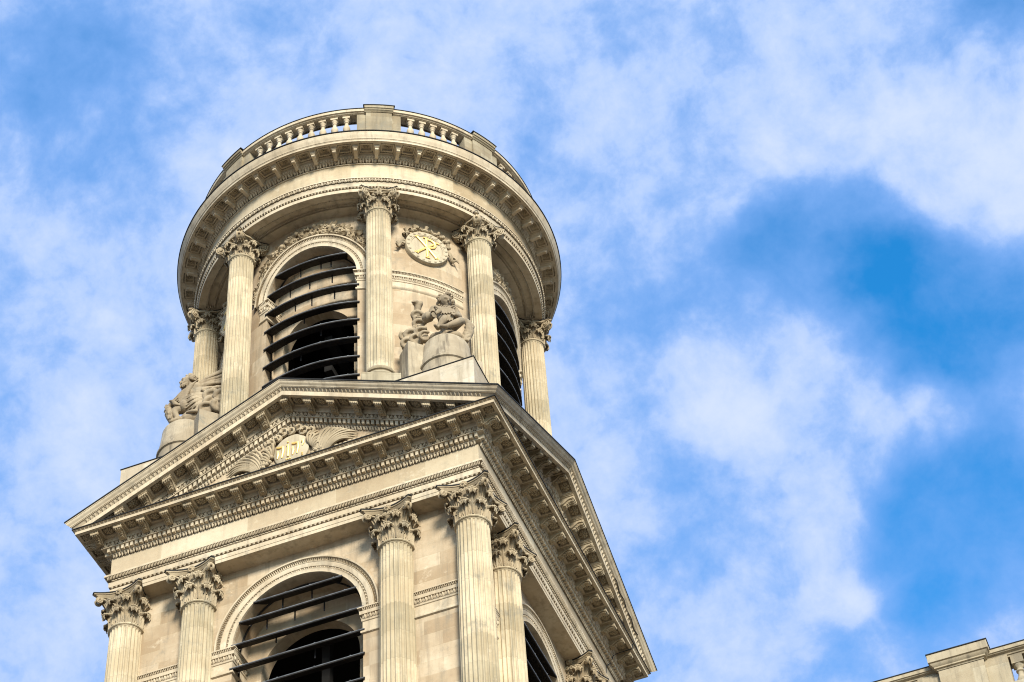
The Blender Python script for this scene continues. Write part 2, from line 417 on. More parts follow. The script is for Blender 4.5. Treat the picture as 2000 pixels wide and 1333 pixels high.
def arch_sweep(mb, fn, prof, zs, base, n=64, mi=0):
    """prof = (radius, projection) carried round the arch head"""
    v = np.array([(r*cos(t), base+o, zs+r*sin(t)) for t in np.linspace(0, pi, n+1) for r, o in prof]); mb.add(fn(v), grid_faces(n+1, len(prof)), mi)
def arch_units(mb, fn, unit, n, r, zs, base):
    uv = np.concatenate(unit.v); un = MB(); un.v = [np.stack([uv[:, 0]/r, uv[:, 1], uv[:, 2]], 1)]; un.f, un.m, un.n = unit.f, unit.m, len(uv)
    a = (np.arange(n)+0.5)*pi/n
    scatter(mb, un, np.stack([a, np.full(n, base), np.full(n, r)], 1), lambda v: fn(np.stack([v[:, 2]*np.cos(v[:, 0]), v[:, 1], zs+v[:, 2]*np.sin(v[:, 0])], 1)))

wall = MB()
for k in range(4):
    F = lambda v, k=k: side(v, k)
    arch_open(wall, F, WW, -WW, WW, ZSOF+0.02, ZBOT, RIN, ZSP)
    arch_reveal(wall, F, WW, WW-1.0, RIN, ZSP, ZBOT)
    arch_open(wall, F, WW-1.0, -2.6, 2.6, -3.5, ZBOT, 1.75, -6.85)
    arch_reveal(wall, F, WW-1.0, WW-1.5, 1.75, -6.85, ZBOT)
    wall.add(F([(-6.9, 6.9, ZBOT), (6.9, 6.9, ZBOT), (6.9, 6.9, -ZT+0.0), (-6.9, 6.9, -ZT)]), [[0, 1, 2, 3]])
    wall.add(F([(-6.9, 6.9, ZBOT), (6.9, 6.9, ZBOT), (4.0, 4.0, ZBOT), (-4.0, 4.0, ZBOT)]), [[0, 1, 2, 3]])
part(wall, 'wall', M_ASH)
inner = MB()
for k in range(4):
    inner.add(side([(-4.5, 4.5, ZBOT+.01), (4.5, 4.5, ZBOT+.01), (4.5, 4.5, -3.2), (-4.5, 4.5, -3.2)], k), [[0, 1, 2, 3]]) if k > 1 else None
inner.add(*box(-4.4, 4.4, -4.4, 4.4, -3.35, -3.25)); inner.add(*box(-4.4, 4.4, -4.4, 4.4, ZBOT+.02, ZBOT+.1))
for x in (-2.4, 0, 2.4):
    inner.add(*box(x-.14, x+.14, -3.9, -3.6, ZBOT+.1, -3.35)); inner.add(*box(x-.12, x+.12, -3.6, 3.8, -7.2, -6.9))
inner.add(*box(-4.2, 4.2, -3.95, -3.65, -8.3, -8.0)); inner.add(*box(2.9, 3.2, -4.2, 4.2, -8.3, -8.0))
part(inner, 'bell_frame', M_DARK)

UL, UE, UZ, UB = u_leaf(0.22, 0.07, 0.13, 0.35), u_egg(0.293, 0.075, 0.15, 0.40), u_zig(0.147, 0.045, 0.075, 0.7), u_bead(0.22, 0.038, 0.06)
UM = u_tongue(0.16, 0.03, 0.07, 0.3); US = u_leaf(0.105, 0.05, 0.10, 0.5); UES = u_egg(0.2, 0.07, 0.13, 0.4)

def impost_run(mb, fn, x0, x1, w, z0, ret=None):
    """impost / string-course moulding from x0 to x1 on a wall face; ret = depth of the return into the opening at x0"""
    prof = [(0, 0), (.15, 0), (.15, -.04), (.02, -.045), (.02, -.135), (.10, -.14), (.09, -.27), (.02, -.275), (.02, -.455), (.05, -.46), (.04, -.52), (.012, -.54), (.012, -.92), (.06, -.93), (.07, -.97), (.06, -1.01), (.0, -1.04)]
    if ret:
        st = []
        sg = 1 if x1 > x0 else -1
        v = np.array([(x0-sg*o, w-ret, z0+z) for o, z in prof]+[(x0-sg*o, w+o, z0+z) for o, z in prof]+[(x1, w+o, z0+z) for o, z in prof]); nn = 3
    else:
        v = np.array([(x0, w+o, z0+z) for o, z in prof]+[(x1, w+o, z0+z) for o, z in prof]); nn = 2
    mb.add(fn(v), grid_faces(nn, len(prof)))
    L = abs(x1-x0); n1 = max(1, int(round(L/.125))); n2 = max(1, int(round(L/.19))); lo = min(x0, x1)
    u1, u2 = u_leaf(L/n1, .06, .09, .45), u_egg(L/n2, .065, .17, .2)
    scatter(mb, u1, [(lo+(i+.5)*L/n1, w+.07, z0-.09) for i in range(n1)], fn); scatter(mb, u2, [(lo+(i+.5)*L/n2, w+.035, z0-.365) for i in range(n2)], fn)
    if ret:
        sg = 1 if x1 > x0 else -1; n1 = int(ret/.125); n2 = int(ret/.19)
        G = lambda v: fn(np.stack([x0-sg*(v[:, 1]), v[:, 0], v[:, 2]], 1))
        scatter(mb, u1, [(w+.08-(i+.5)*ret/n1, .07, z0-.09) for i in range(n1)], G); scatter(mb, u2, [(w+.02-(i+.5)*ret/n2, .035, z0-.365) for i in range(n2)], G)

WI, WC = 3.551, 6.236
for k in range(4):
    F = lambda v, k=k: side(v, k)
    m = MB()
    arch_sweep(m, F, [(RIN, -.05), (RIN, .07), (2.40, .07), (2.44, .085), (2.445, .006), (2.525, .006), (2.53, .085), (2.54, .09), (2.70, .10), (2.705, .115), (2.72, .115), (2.725, .006), (2.855, .006), (2.86, .15), (2.91, .16), (2.92, .0)], ZSP, WW)
    arch_units(m, F, u_egg(.148, .06, .085), 52, 2.485, ZSP, WW+.03); arch_units(m, F, u_leaf(.14, .08, .13, .3), 62, 2.79, ZSP, WW+.03)
    part(m, 'archivolt', M_TRIM)
    for s in (-1, 1):
        m = MB(); impost_run(m, F, s*RIN, s*3.05, WW, ZSP, 1.0); part(m, 'impost', M_TRIM)
        m = MB(); impost_run(m, F, s*4.02, s*5.75, WW, ZSP-.05); part(m, 'string_course', M_TRIM)

# louvres of sloping lead-covered boards with thin iron hangers
def slat_mesh(fn, hw, zt, wt, depth=.43, rise=.20, th=.045, n=16, ov=.03):
    """sloping board with a dark underside and a dressed lead edge"""
    m = MB(); xs = np.linspace(-hw, hw, n+1)
    lip = [(wt-.12, zt+.075), (wt-.01, zt+.022), (wt+.012, zt+.012), (wt+.012, zt-.018)]
    und = [(wt+.012, zt-.018), (wt+.006, zt-.062), (wt-.02, zt-.068), (wt-.05, zt-.045), (wt-depth, zt+rise-th), (wt-depth, zt+rise), (wt-.12, zt+.075)]
    for sec, mi in ((lip, 1), (und, 0)):
        v = np.array([(x, ww, z) for x in xs for ww, z in sec]); m.add(fn(v), grid_faces(n+1, len(sec)), mi)
    for e in (-hw, hw): q = lip[:-1]+und[:-1]; m.add(fn([(e, ww, z) for ww, z in q]), [list(range(len(q)))])
    for q in (-.5, -.17, .17, .5):                                    # lapped lead joints
        x = q*hw*1.6; bv = box(x-.02, x+.02, wt-.10, wt+.018, zt-.02, zt+.03)
        if abs(x) < hw-.1: m.add(fn(bv[0]), bv[1], 1)
    return m
def louvre_frame(fn, w0, r, zs, zb):
    """thin dark frame lining the opening, one continuous bent strip"""
    m = MB(); p = [(r, zb)]+[(r*cos(t), zs+r*sin(t)) for t in np.linspace(0, pi, 33)]+[(-r, zb)]
    v = []
    for x, z in p:
        q = (r-.035)/r
        for rr_, dw in ((1, 0), (q, 0), (q, -.06), (1, -.06)): v.append((x*rr_, w0+dw, z if z <= zs else zs+(z-zs)*rr_))
    m.add(fn(np.array(v)), grid_faces(len(p), 4, False, True)); return part(m, 'louvre', M_IRON)
def struts(fn, rods, w0, par):
    for x, z0, z1 in rods:
        m = MB(); m.add(fn(box(x-.02, x+.02, w0-.02, w0+.02, z1, z0)[0]), [box(0, 1, 0, 1, 0, 1)[1]]); part(m, 'strut', M_IRON, par)
for k in range(4):
    F = lambda v, k=k: side(v, k)
    lv = louvre_frame(F, WW-.42, RIN-.012, ZSP, -13.5)
    struts(F, ((-.7, -4.30, -4.78), (.35, -4.30, -4.74), (-1.25, -5.0, -5.5), (-.25, -5.0, -5.48), (.80, -5.0, -5.46), (-.9, -5.9, -6.2), (.5, -6.9, -7.35), (-.6, -7.85, -8.3)), WW-.30, lv)
    for i, (z, hw) in enumerate(((-4.50, 1.60), (-5.19, 2.10), (-6.10, 2.35), (-7.06, 2.36), (-8.03, 2.36), (-9.04, 2.36), (-10.05, 2.36), (-11.06, 2.36), (-12.07, 2.36))):
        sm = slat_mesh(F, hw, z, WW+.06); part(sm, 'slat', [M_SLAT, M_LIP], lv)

# ---------------------------------------------------------------- square entablature
m = MB()
sweep_sq(m, [(6.75, -1.97), (6.895, -1.975), (6.905, -2.065), (6.72, -2.07), (6.70, -2.185), (6.70, -2.255), (6.777, -2.26), (6.772, -2.45), (6.68, -2.452), (6.68, -2.533), (6.733, -2.54), (6.73, -2.70), (6.715, -2.71), (6.715, ZSOF)])
sweep_sq(m, [(6.715, ZSOF), (WW-.1, ZSOF)])
band_sq(m, US, .11, 6.835, -2.125, 6.85); band_sq(m, UB, .22, 6.79, -2.225, 6.80); band_sq(m, UM, .16, 6.745, -2.49, 6.75)
part(m, 'architrave', M_TRIM)
m = MB(); sweep_sq(m, [(6.76, -1.17), (6.752, -1.2), (6.75, -1.5), (6.75, -1.75), (6.75, -1.98)]); part(m, 'frieze', stone('frieze_limestone', (0.50, 0.435, 0.31), (0.44, 0.365, 0.25), ST, 'flat', 0.25, (2.4, 3.1)))

MODX = [0.88*i for i in range(-8, 9)]
def cornice_bands(m, fn, z0, f, half, dent_half, mods, zsof, outer=7.725):
    """pattern that hangs below the corona; z0 = soffit level, f = vertical scale, fn maps face space"""
    for k in range(4):
        G = lambda v, k=k: side(fn(np.array(v, float)), k)
        band = lambda u, s, wp, dz, h: scatter(m, u, [(((i-(int(2*h/s)-1)/2)*s), wp, z0+dz*f) for i in range(int(2*h/s))], G)
        band(UE, .88/3, 7.02, -.265, half[0])
        xs = [(i+.5)*.176 for i in range(-60, 60) if abs((i+.5)*.176) < dent_half]
        du = MB(); du.add(*box(-.050, .050, -.10, .105, -.085*f, .085*f)); scatter(m, du, [(x, 6.895, z0-.465*f) for x in xs], G)
        band(UL, .22, 6.80, -.655, half[1])
        # coffered soffit
        for a, b, x0, x1 in ((7.60, outer-.012, -mods[1], mods[1]), (7.09, 7.20, -mods[2], mods[2])):
            n = 2 if fn is not FLAT else 1
            for s in ((-1, 1) if n == 2 else (0,)):
                xa, xb = (x0, x1) if n == 1 else ((x0, 0) if s < 0 else (0, x1))
                bv = box(xa, xb, a, b, z0+.002*(k % 2), z0+.16); 
                m.add(G(bv[0]), [bv[1]])
        for x in mods[0]:
            bv = box(x-.23, x+.23, 7.198, 7.602, z0+.004, z0+.16)
            if x == 0 and fn is not FLAT:
                for xa, xb in ((-.23, 0), (0, .23)): bv = box(xa, xb, 7.198, 7.602, z0+.004, z0+.16); m.add(G(bv[0]), [bv[1]])
            else: m.add(G(bv[0]), [bv[1]])
def FLAT(v): return v

def modillion_mb(sh=0.0, f=1.0):
    """scrolled bracket with an acanthus leaf; local: x along, -y outward, z up, origin at the back of the soffit"""
    m = MB()
    pr = [(.0, -.02), (.46, -.02), (.50, -.05), (.525, -.09), (.52, -.14), (.485, -.165), (.44, -.155), (.40, -.13), (.34, -.125), (.26, -.15), (.18, -.20), (.10, -.255), (.03, -.28), (.0, -.28)]
    v = np.array([(a, -o, h*f) for a in (-.125, .125) for o, h in pr]); n = len(pr)
    m.add(v, [grid_faces(2, n, False, True), np.arange(n)[None, :], np.arange(n, 2*n)[None, ::-1]])
    for s in (-1, 1):                                                # raised edge of the scroll on each cheek
        m.add(*tube([(s*.128, -o, h*f) for o, h in pr[2:13]], .016, 5))
        m.add(*sphere((s*.128, -.475, -.105*f), (.03, .042, .042), 8, 6))
    for i, (o, h) in enumerate(((.43, -.175), (.36, -.16), (.28, -.175), (.20, -.215), (.12, -.26))):
        wd = (.105, .10, .095, .085, .07)[i]
        for s in (-1, 0, 1): m.add(*sphere((s*wd*.60, -o, h*f), (wd*.40, .085, .036), 7, 5))
    for s in (-1, 0, 1): m.add(*sphere((s*.075, -.515, -.13*f), (.04, .035, .055), 8, 6))
    for zt, zb, e in ((.0, -.022, .185), (-.018, -.05, .16)):
        m.add(*box(-e, e, -.53-(e-.16), .0, zb*f, zt*f))
    for a in m.v: a[:, 2] += sh*a[:, 0]
    return m
def rosette_mb(sh=0.0):
    m = MB()
    for i in range(8):
        t = i*pi/4; m.add(*sphere((.115*cos(t), .115*sin(t), -.045), (.05, .05, .055), 7, 5))
    p = [(.165*cos(t), .165*sin(t), -.02) for t in np.linspace(0, 2*pi, 21)]; m.add(*tube(p, .022, 5, False))
    p = [(.058*cos(t), .058*sin(t), -.075) for t in np.linspace(0, 2*pi, 13)]; m.add(*tube(p, .022, 5, False))
    m.add(*sphere((0, 0, -.085), (.032, .032, .045), 7, 5))
    for a in m.v: a[:, 2] += sh*a[:, 0]
    return m
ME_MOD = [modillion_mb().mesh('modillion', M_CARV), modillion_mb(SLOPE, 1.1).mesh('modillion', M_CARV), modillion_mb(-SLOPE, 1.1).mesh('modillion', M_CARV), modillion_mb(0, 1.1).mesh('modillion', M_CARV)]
ME_ROS = [rosette_mb().mesh('rosette', M_CARV), rosette_mb(SLOPE).mesh('rosette', M_CARV), rosette_mb(-SLOPE).mesh('rosette', M_CARV)]
HID_M, HID_R = MB(), MB()                                            # the ones on the far sides, kept as one mesh each
def place_brackets(parent, fn, z0, xs, ros, k, rk):
    for x in xs:
        p = side(fn(np.array([(x, 7.09, z0)])), k)[0]
        ty = 0 if not rk else (3 if x == 0 else (1 if x < 0 else 2))
        if k < 2: inst('modillion', ME_MOD[ty], parent, p, k*pi/2)
        else: HID_M.join(modillion_mb([0, SLOPE, -SLOPE, 0][ty], 1.1 if rk else 1.0), lambda v: side(np.stack([v[:, 0], -v[:, 1], v[:, 2]], 1), k)+p)
    for x in ros:
        p = side(fn(np.array([(x, 7.40, z0+.10)])), k)[0]; ty = 0 if not rk else (1 if x < 0 else 2)
        if k < 2: inst('rosette', ME_ROS[ty], parent, p, k*pi/2)
        else: HID_R.join(rosette_mb([0, SLOPE, -SLOPE][ty]), lambda v: side(np.stack([v[:, 0], -v[:, 1], v[:, 2]], 1), k)+p)

ZH = -.46
m = MB()
sweep_sq(m, [(6.3, -.245), (7.79, -.285), (7.755, -.29), (7.69, -.350), (7.725, -.353), (7.722, ZH), (7.70, ZH), (7.70, ZH+.15), (7.09, ZH+.15), (7.09, ZH-.19), (6.90, -.655), (6.90, -.798), (7.035, -.80), (7.045, -.815), (7.04, -.838), (6.84, -.84), (6.84, -1.02), (6.875, -1.022), (6.87, -1.05), (6.70, -1.055), (6.70, -1.18)])
cornice_bands(m, FLAT, ZH, 1.0, (7.05, 6.80), 6.86, (MODX, 7.71, 7.19), None)
band_sq(m, u_tongue(.147, .055, .07, .60), .147, 7.712, -.318, 7.72)
sweep_sq(m, [(6.3, -.235), (7.80, -.232), (7.815, -.242), (7.815, -.278), (7.785, -.28)], 1)
hc = part(m, 'cornice', [M_TRIM, M_LEAD])
for k in range(4):
    place_brackets(hc, FLAT, ZH, MODX if k % 2 == 0 else MODX, [x+.44 for x in MODX[:-1]]+([-7.43, 7.43] if k % 2 == 0 else []), k, False)

# ---------------------------------------------------------------- four pediments
ZR = -.585
def xe(zp, wv): return min(wv, 8-(-.255-zp)/SLOPE) if zp < -.30 else wv
RP = [(7.985, .03, 1), (8.02, .01, 1), (8.02, -.042, 1), (7.995, -.046, 1), None,
      (7.995, -.046, 0), (7.99, -.075, 0), (7.972, -.082, 0), (7.96, -.11, 0), (7.945, -.14, 0), (7.92, -.165, 0), (7.89, -.19, 0), (7.87, -.215, 0), (7.862, -.24, 0), (7.84, -.245, 0), (7.84, -.265, 0), (7.79, -.27, 0), (7.69, -.385, 0), (7.735, -.39, 0), (7.735, ZR, 0), (7.712, ZR, 0), (7.712, ZR+.15, 0), (7.09, ZR+.15, 0), (7.09, ZR-.21, 0), (6.90, ZR-.215, 0), (6.90, ZR-.375, 0), (7.04, ZR-.38, 0), (7.045, ZR-.395, 0), (7.04, ZR-.415, 0), (6.84, ZR-.42, 0), (6.84, ZR-.62, 0), (6.875, ZR-.622, 0), (6.87, ZR-.652, 0), (6.80, ZR-.657, 0), (6.79, ZR-.81, 0)]
ME_W = None
for k in range(4):
    m = MB()
    for mi in (1, 0):
        p = [q for q in RP if q and q[2] == mi]
        v = np.array([(s*xe(z, wv), wv, z) for s in (-1, 0, 1) for wv, z, _ in p]); m.add(side(rake(v), k), grid_faces(3, len(p)), mi)
    G0 = rake
    mk = MB()
    def bands(m, k):
        G = lambda v: side(rake(np.array(v, float)), k)
        def band(u, s, wp, zp, h): n = int(2*h/s); n -= n % 2; scatter(m, u, [((i-(n-1)/2)*s, wp, zp) for i in range(n)], G)
        band(u_tongue(.147, .055, .10, .50), .147, 7.738, -.335, 7.45); band(UE, .88/3, 7.02, ZR-.30, 6.45)
        du = MB(); du.add(*box(-.050, .050, -.10, .105, -.094, .094))
        scatter(m, du, [((i+.5)*.176, 6.895, ZR-.51) for i in range(-60, 60) if abs((i+.5)*.176) < 6.05], G)
        band(UL, .22, 6.83, ZR-.725, 5.6)
        for a, b, x1 in ((7.60, 7.713, 7.25), (7.09, 7.20, 7.2)):
            for xa, xb in ((-x1, 0), (0, x1)): bv = box(xa, xb, a, b, ZR, ZR+.16); m.add(G(bv[0]), [bv[1]])
        for x in MODX[1:-1]:
            for xa, xb in (((x-.23, x+.23),) if x else ((-.23, 0), (0, .23))): bv = box(xa, xb, 7.198, 7.602, ZR+.003, ZR+.16); m.add(G(bv[0]), [bv[1]])
    bands(m, k)
    rc = part(m, 'raking_cornice', [M_TRIM, M_LEAD])
    place_brackets(rc, rake, ZR, MODX[1:-1], [x+.44 for x in MODX[1:-2]]+[-6.6, 6.6], k, True)
    # tympanum with its carved oval, rays of cloud and palm sprays
    m = MB(); zt = -1.41+SLOPE*8
    m.add(side([(-5.9, 6.80, -.3), (5.9, 6.80, -.3), (0, 6.80, zt+.25)], k), [[0, 1, 2]])
    ty = part(m, 'tympanum', M_ASH)
    if ME_W is None:
        d = MB(); d.add(*lathe([(.66, 0), (.66, .09), (.62, .12), (0, .125)], 40))      # disc about z, then stood up facing -y
        for a in d.v: a[:] = np.stack([a[:, 0]*1.0, -a[:, 2], a[:, 1]*1.12], 1)
        me_d = d.mesh('medallion', M_MED)
        L = MB()
        def stroke(pts, wd): 
            pts = np.array(pts, float); P = np.stack([pts[:, 0], np.full(len(pts), -.145), pts[:, 1]], 1); L.add(*tube(P, np.array(wd)*1.3, 6, True, 1.0))
        def he(x):
            stroke([(x-.13, .26), (x-.02, .23), (x+.12, .24)], [.03, .035, .03]); stroke([(x+.10, .24), (x+.115, .0), (x+.07, -.28)], [.035, .042, .015]); stroke([(x-.09, .08), (x-.07, -.10), (x-.10, -.28)], [.03, .042, .016])
        he(.17); he(-.40)
        stroke([(.40, .22), (.46, .25), (.47, .14), (.43, .03)], [.025, .04, .03, .01]); stroke([(-.15, .24), (-.10, .25)], [.03, .03]); stroke([(-.10, .26), (-.09, 0), (-.10, -.30)], [.03, .04, .03])
        L.add(*sphere((-.12, -.14, .40), (.035, .03, .035))); 
        for x, z in ((.43, -.33), (.43, -.42), (-.16, -.42), (-.09, -.42), (-.02, -.42)): L.add(*sphere((x, -.14, z), (.03, .03, .028)))
        L.v = [a*[1, 1, 1.0] for a in L.v]
        me_l = L.mesh('hebrew_lettering', M_GOLD)
        R = MB(); rr = random.Random(3)
        for i in range(9):                                           # curled cloud scrolls over the oval
            t = radians(20+i*17.5); rad = .86+.10*(i % 2); cx, cz = rad*cos(t), rad*1.05*sin(t); q = .13+.03*((i*7) % 3)
            R.add(*tube([(cx+q*(1-u*.55)*cos(u*9+t), -.06-.14*u, cz+q*(1-u*.55)*sin(u*9+t)) for u in np.linspace(0, 1, 16)], .062, 6))
            R.add(*sphere((cx, -.03, cz), (q*.9, .10, q*.9)))
        for s in (-1, 1):
            def frond(x, z, f0, bend, L1, w0):
                P = []; n_ = 12
                for i in range(n_):
                    u = i/(n_-1); P.append((s*x, -.05-.15*sin(pi*min(1, .15+u*.85)), min(z, 1.07-SLOPE*x)))
                    f = radians(f0-bend*u); x += L1/(n_-1)*cos(f); z += L1/(n_-1)*sin(f)
                R.add(*tube(P, [w0*q for q in (.7, .9, 1, 1, 1, .95, .9, .85, .75, .6, .45, .2)], 6))
            for j in range(9): frond(1.0+.055*j, -.50, 92-7*j, 108-5*j, 2.05-.13*j, .060)
            for j in range(6): frond(.70+.03*j, .0-.05*j, 112-14*j, 75, .80-.05*j, .055)
            for j in range(14):                                      # acanthus tufts where the palms spring
                t = rr.uniform(0, 2*pi); q = rr.uniform(.05, .34); R.add(*sphere((s*(.95+q*cos(t)), -.12, -.28+q*1.2*sin(t)), (rr.uniform(.06, .12), .09, rr.uniform(.05, .10)), 8, 6))
            for j in range(9): R.add(*sphere((s*(1.5+.17*j), -.07, -.48+.02*sin(j*2)), (.11, .08, .09), 8, 6))
        ME_W = R.mesh('palm_relief', M_CARV)
    for nm, me in (('medallion', me_d), ('hebrew_lettering', me_l), ('palm_relief', ME_W)):
        inst(nm, me, ty, side([(0, 6.80, 1.22)], k)[0], k*pi/2)
m = MB(); sweep_sq(m, [(7.985, .015), (6.70, .015)], 0, rake); part(m, 'roof', M_ROOF)

# ---------------------------------------------------------------- attic behind the pediments
m = MB(); sweep_sq(m, [(6.75, -.3), (6.75, 1.5), (6.75, 3.12)]); sweep_sq(m, [(6.75, 3.12), (6.775, 3.125), (6.775, 3.16), (5.0, 3.2), (0.5, 3.22)], 1)
part(m, 'attic', [M_WHITE, M_LEAD])
# ================================================================== columns
def shaft_mb(r0, r1, zt, zb, flutes=24, per=6):
    m = MB(); n = flutes*per
    ts = [0, .012, .028, .05, .075, .10, .14]
    zs = [zt-.09]+[zt-.10-q*1.6*r0*1.2 for q in ts]+list(np.linspace(zt-1.2*r0, zb+.5, 9))+[zb+.3, zb+.2, zb+.12]
    V = []
    for z in zs:
        u = (zt-z)/(zt-zb); r = r0+(r1-r0)*min(1, u*1.15)**.8
        top = (zt-.10)-z; dp = 0.0 if top < .01 else min(1, top/(.16*r0*1.6))
        dp = sqrt(max(0, 1-(1-dp)**2)) if z > zb+.21 else 0.0
        for i in range(n):
            q = (i % per)/per; t = 2*pi*i/n
            w_ = .26; d = 0 if q < w_ else sin(pi*(q-w_)/(1-w_))**.7
            V.append((( r-.105*r0*d*dp)*cos(t), (r-.105*r0*d*dp)*sin(t), z))
    m.add(V, grid_faces(len(zs), n, False, True)[:, ::-1])
    a = r0*1.0
    m.add(*lathe([(a, zt-.10), (a*1.03, zt-.085), (a*1.035, zt-.06), (a*1.09, zt-.055), (a*1.13, zt-.03), (a*1.13, zt-.005), (a*1.09, zt+.025), (a*.96, zt+.03)], 48))
    return m
def base_mb(r, zb, h):
    m = MB()
    pr = [(r*1.0, zb+.16), (r*1.06, zb+.12), (r*1.06, zb+.08), (r*1.03, zb+.07), (r*1.15, zb+.03), (r*1.22, zb-.03), (r*1.20, zb-.09), (r*1.10, zb-.12), (r*1.08, zb-.18), (r*1.16, zb-.25), (r*1.32, zb-.28), (r*1.38, zb-.35), (r*1.34, zb-.42), (r*1.30, zb-.44)]
    m.add(*lathe(pr, 48)); e = r*1.38; m.add(*box(-e, e, -e, e, zb-h, zb-.44)); return m

def leaf(m, ang, H, W, rb, curl, zb=0.0, nu=15, nv=9, lean=.05, ph=0):
    """one acanthus leaf against the bell at angle ang; lobed edge, rolled tip"""
    t0 = radians(ang); V = []
    for sdev in (0, -.028):
        for i in range(nu):
            s = i/(nu-1)
            if s < .62:
                q = s/.62; z = zb+H*.86*q; o = rb+.025+lean*q**2.5; nx_, nz_ = 1, -.1
            else:
                q = (s-.62)/.38; th = pi-q*pi*1.28; z = zb+H*.86+curl*.95*sin(th); o = rb+.025+lean+curl*(1+cos(th)); nx_, nz_ = -cos(th), -sin(th)
                nx_, nz_ = (-cos(th), sin(th))
            lob = 1-.20*abs(sin(s*pi*4.5))-.05
            wd = W*(.72+.42*sin(pi*min(1, s*1.15)))*lob*(1 if s < .75 else 1-(s-.75)*.75)
            for j in range(nv):
                t = j/(nv-1)*2-1; a = wd*t
                rib = .024*cos(t*pi*4)+.045*(1-abs(t))**2
                oo = o-.16*W*t*t*(1 if s < .62 else .3)+rib*(1 if s < .62 else 0)+(sdev if s < .62 else 0)
                zz = z+(rib*1.1 if s >= .62 else 0)-(.45*W*t*t*.5 if s >= .7 else 0)+(sdev*.9 if s >= .62 else 0)
                V.append((oo*sin(t0)+a*cos(t0), -oo*cos(t0)+a*sin(t0), zz))
    f = grid_faces(nu, nv); off = nu*nv; F = [f, f[:, ::-1]+off]
    e = [(i*nv, (i+1)*nv) for i in range(nu-1)]+[((i+1)*nv+nv-1, i*nv+nv-1) for i in range(nu-1)]+[((nu-1)*nv+j, (nu-1)*nv+j+1) for j in range(nv-1)]
    F.append(np.array([(a, b, b+off, a+off) for a, b in e])); m.add(V, F)
    # knuckled tip
    oc = rb+.025+lean+curl*1.75; zc = zb+H*.86+curl*.55
    for q in (-2, -1, 0, 1, 2): oq = oc-.012*q*q; m.add(*sphere((oq*sin(t0)+q*W*.30*cos(t0), -oq*cos(t0)+q*W*.30*sin(t0), zc-q*q*.016+.02), (W*.24, W*.24, curl*.42), 8, 6))
def abacus(m, c, mid, z0, z1, lead=.05, cut=.09):
    def outline(sc):
        P = []
        for k in range(4):
            for x in np.linspace(-(c-cut), c-cut, 11):
                y = -(mid+(c-mid)*abs(x/(c-cut))**1.9); a = k*pi/2; P.append(((x*cos(a)-y*sin(a))*sc, (x*sin(a)+y*cos(a))*sc))
        return np.array(P)
    lv = [(.84, z0), (.90, z0+.3*(z1-z0)), (.93, z0+.42*(z1-z0)), (.94, z0+.52*(z1-z0)), (.985, z0+.56*(z1-z0)), (1.0, z0+.75*(z1-z0)), (1.0, z1-lead)]
    V = np.concatenate([np.column_stack([outline(s), np.full(44, z)]) for s, z in lv]); m.add(V, grid_faces(len(lv), 44, False, True)[:, ::-1]); m.add(V[:44], [np.arange(44)[None]])
    V = np.concatenate([np.column_stack([outline(s), np.full(44, z)]) for s, z in ((.98, z1-lead), (1.022, z1-lead), (1.022, z1))]); m.add(V, [grid_faces(3, 44, False, True)[:, ::-1], np.arange(88, 132)[None]], 1)
def flower(m, ang, o, z, r):
    t = radians(ang); er = np.array([sin(t), -cos(t), 0]); et = np.array([cos(t), sin(t), 0]); c = er*o+np.array([0, 0, z])
    for i in range(8):
        q = i*pi/4; p = c+et*r*.62*cos(q)+np.array([0, 0, r*.62*sin(q)]); m.add(*sphere(p, r*.33, 7, 5))
    m.add(*sphere(c+er*.05, r*.30, 8, 6)); m.add(*sphere(c-er*.06, (r*.8, r*.8, r*.85), 10, 7))

def corinthian(r, H):
    m = MB()
    m.add(*lathe([(r*.98, 0), (r*.97, H*.5), (r*1.04, H*.72), (r*1.22, H*.83), (r*1.24, H*.845), (r*.9, H*.85)], 36))
    for i in range(8): leaf(m, 45*i, H*.40, .235, r*.98, .115, 0)
    for i in range(8): leaf(m, 45*i+22.5, H*.70, .225, r*.98, .125, 0.04, lean=.08)
    for k in range(4):
        for d in (-1, 1):                                            # stalk and corner scroll on either side of the diagonal
            a = radians(45+90*k); er = np.array([sin(a), -cos(a)]); et = np.array([cos(a), sin(a)])
            P = []
            for u in np.linspace(0, 1, 10): o = r*1.02+(.44*u**1.6); P.append((o, d*(.34*(1-u)**1.2+.06), H*(.52+.33*u**.8)))
            oc, zc = P[-1][0]-.01, P[-1][2]-.12
            for q in np.linspace(.5*pi, -2.9*pi, 22): rr_ = .12*(1-.72*(.5*pi-q)/(3.4*pi)); P.append((oc+rr_*cos(q)+.03, d*(.07+.012*(.5*pi-q)/pi), zc+rr_*sin(q)))
            m.add(*tube([(o*er[0]+t*et[0], o*er[1]+t*et[1], z) for o, t, z in P], [.03]*4+[.042]*6+list(np.linspace(.045, .03, 22)), 6))
            b = radians(90*k); eb = np.array([sin(b), -cos(b)]); ec = np.array([cos(b), sin(b)]); P = []   # inner helix under the flower
            for u in np.linspace(0, 1, 8): P.append((r*1.06+.16*u**1.5, d*(.24-.15*u), H*(.54+.22*u)))
            for q in np.linspace(.5*pi, -2.3*pi, 15): rr_ = .075*(1-.65*(.5*pi-q)/(2.8*pi)); P.append((r*1.06+.17, d*(.09-rr_*cos(q)*.9), H*.76-.07+rr_*sin(q)))
            m.add(*tube([(o*eb[0]+t*ec[0], o*eb[1]+t*ec[1], z) for o, t, z in P], .028, 5))
        leaf(m, 45+90*k, H*.66, .17, r*1.05, .10, H*.20, lean=.24)
        t = radians(45+90*k); m.add(*sphere((1.05*sin(t), -1.05*cos(t), H*.845), (.085, .085, .07), 9, 7))
        flower(m, 90*k, .69, H*.925, .15)
    abacus(m, .915, .66, H*.855, H-.004)
    return m
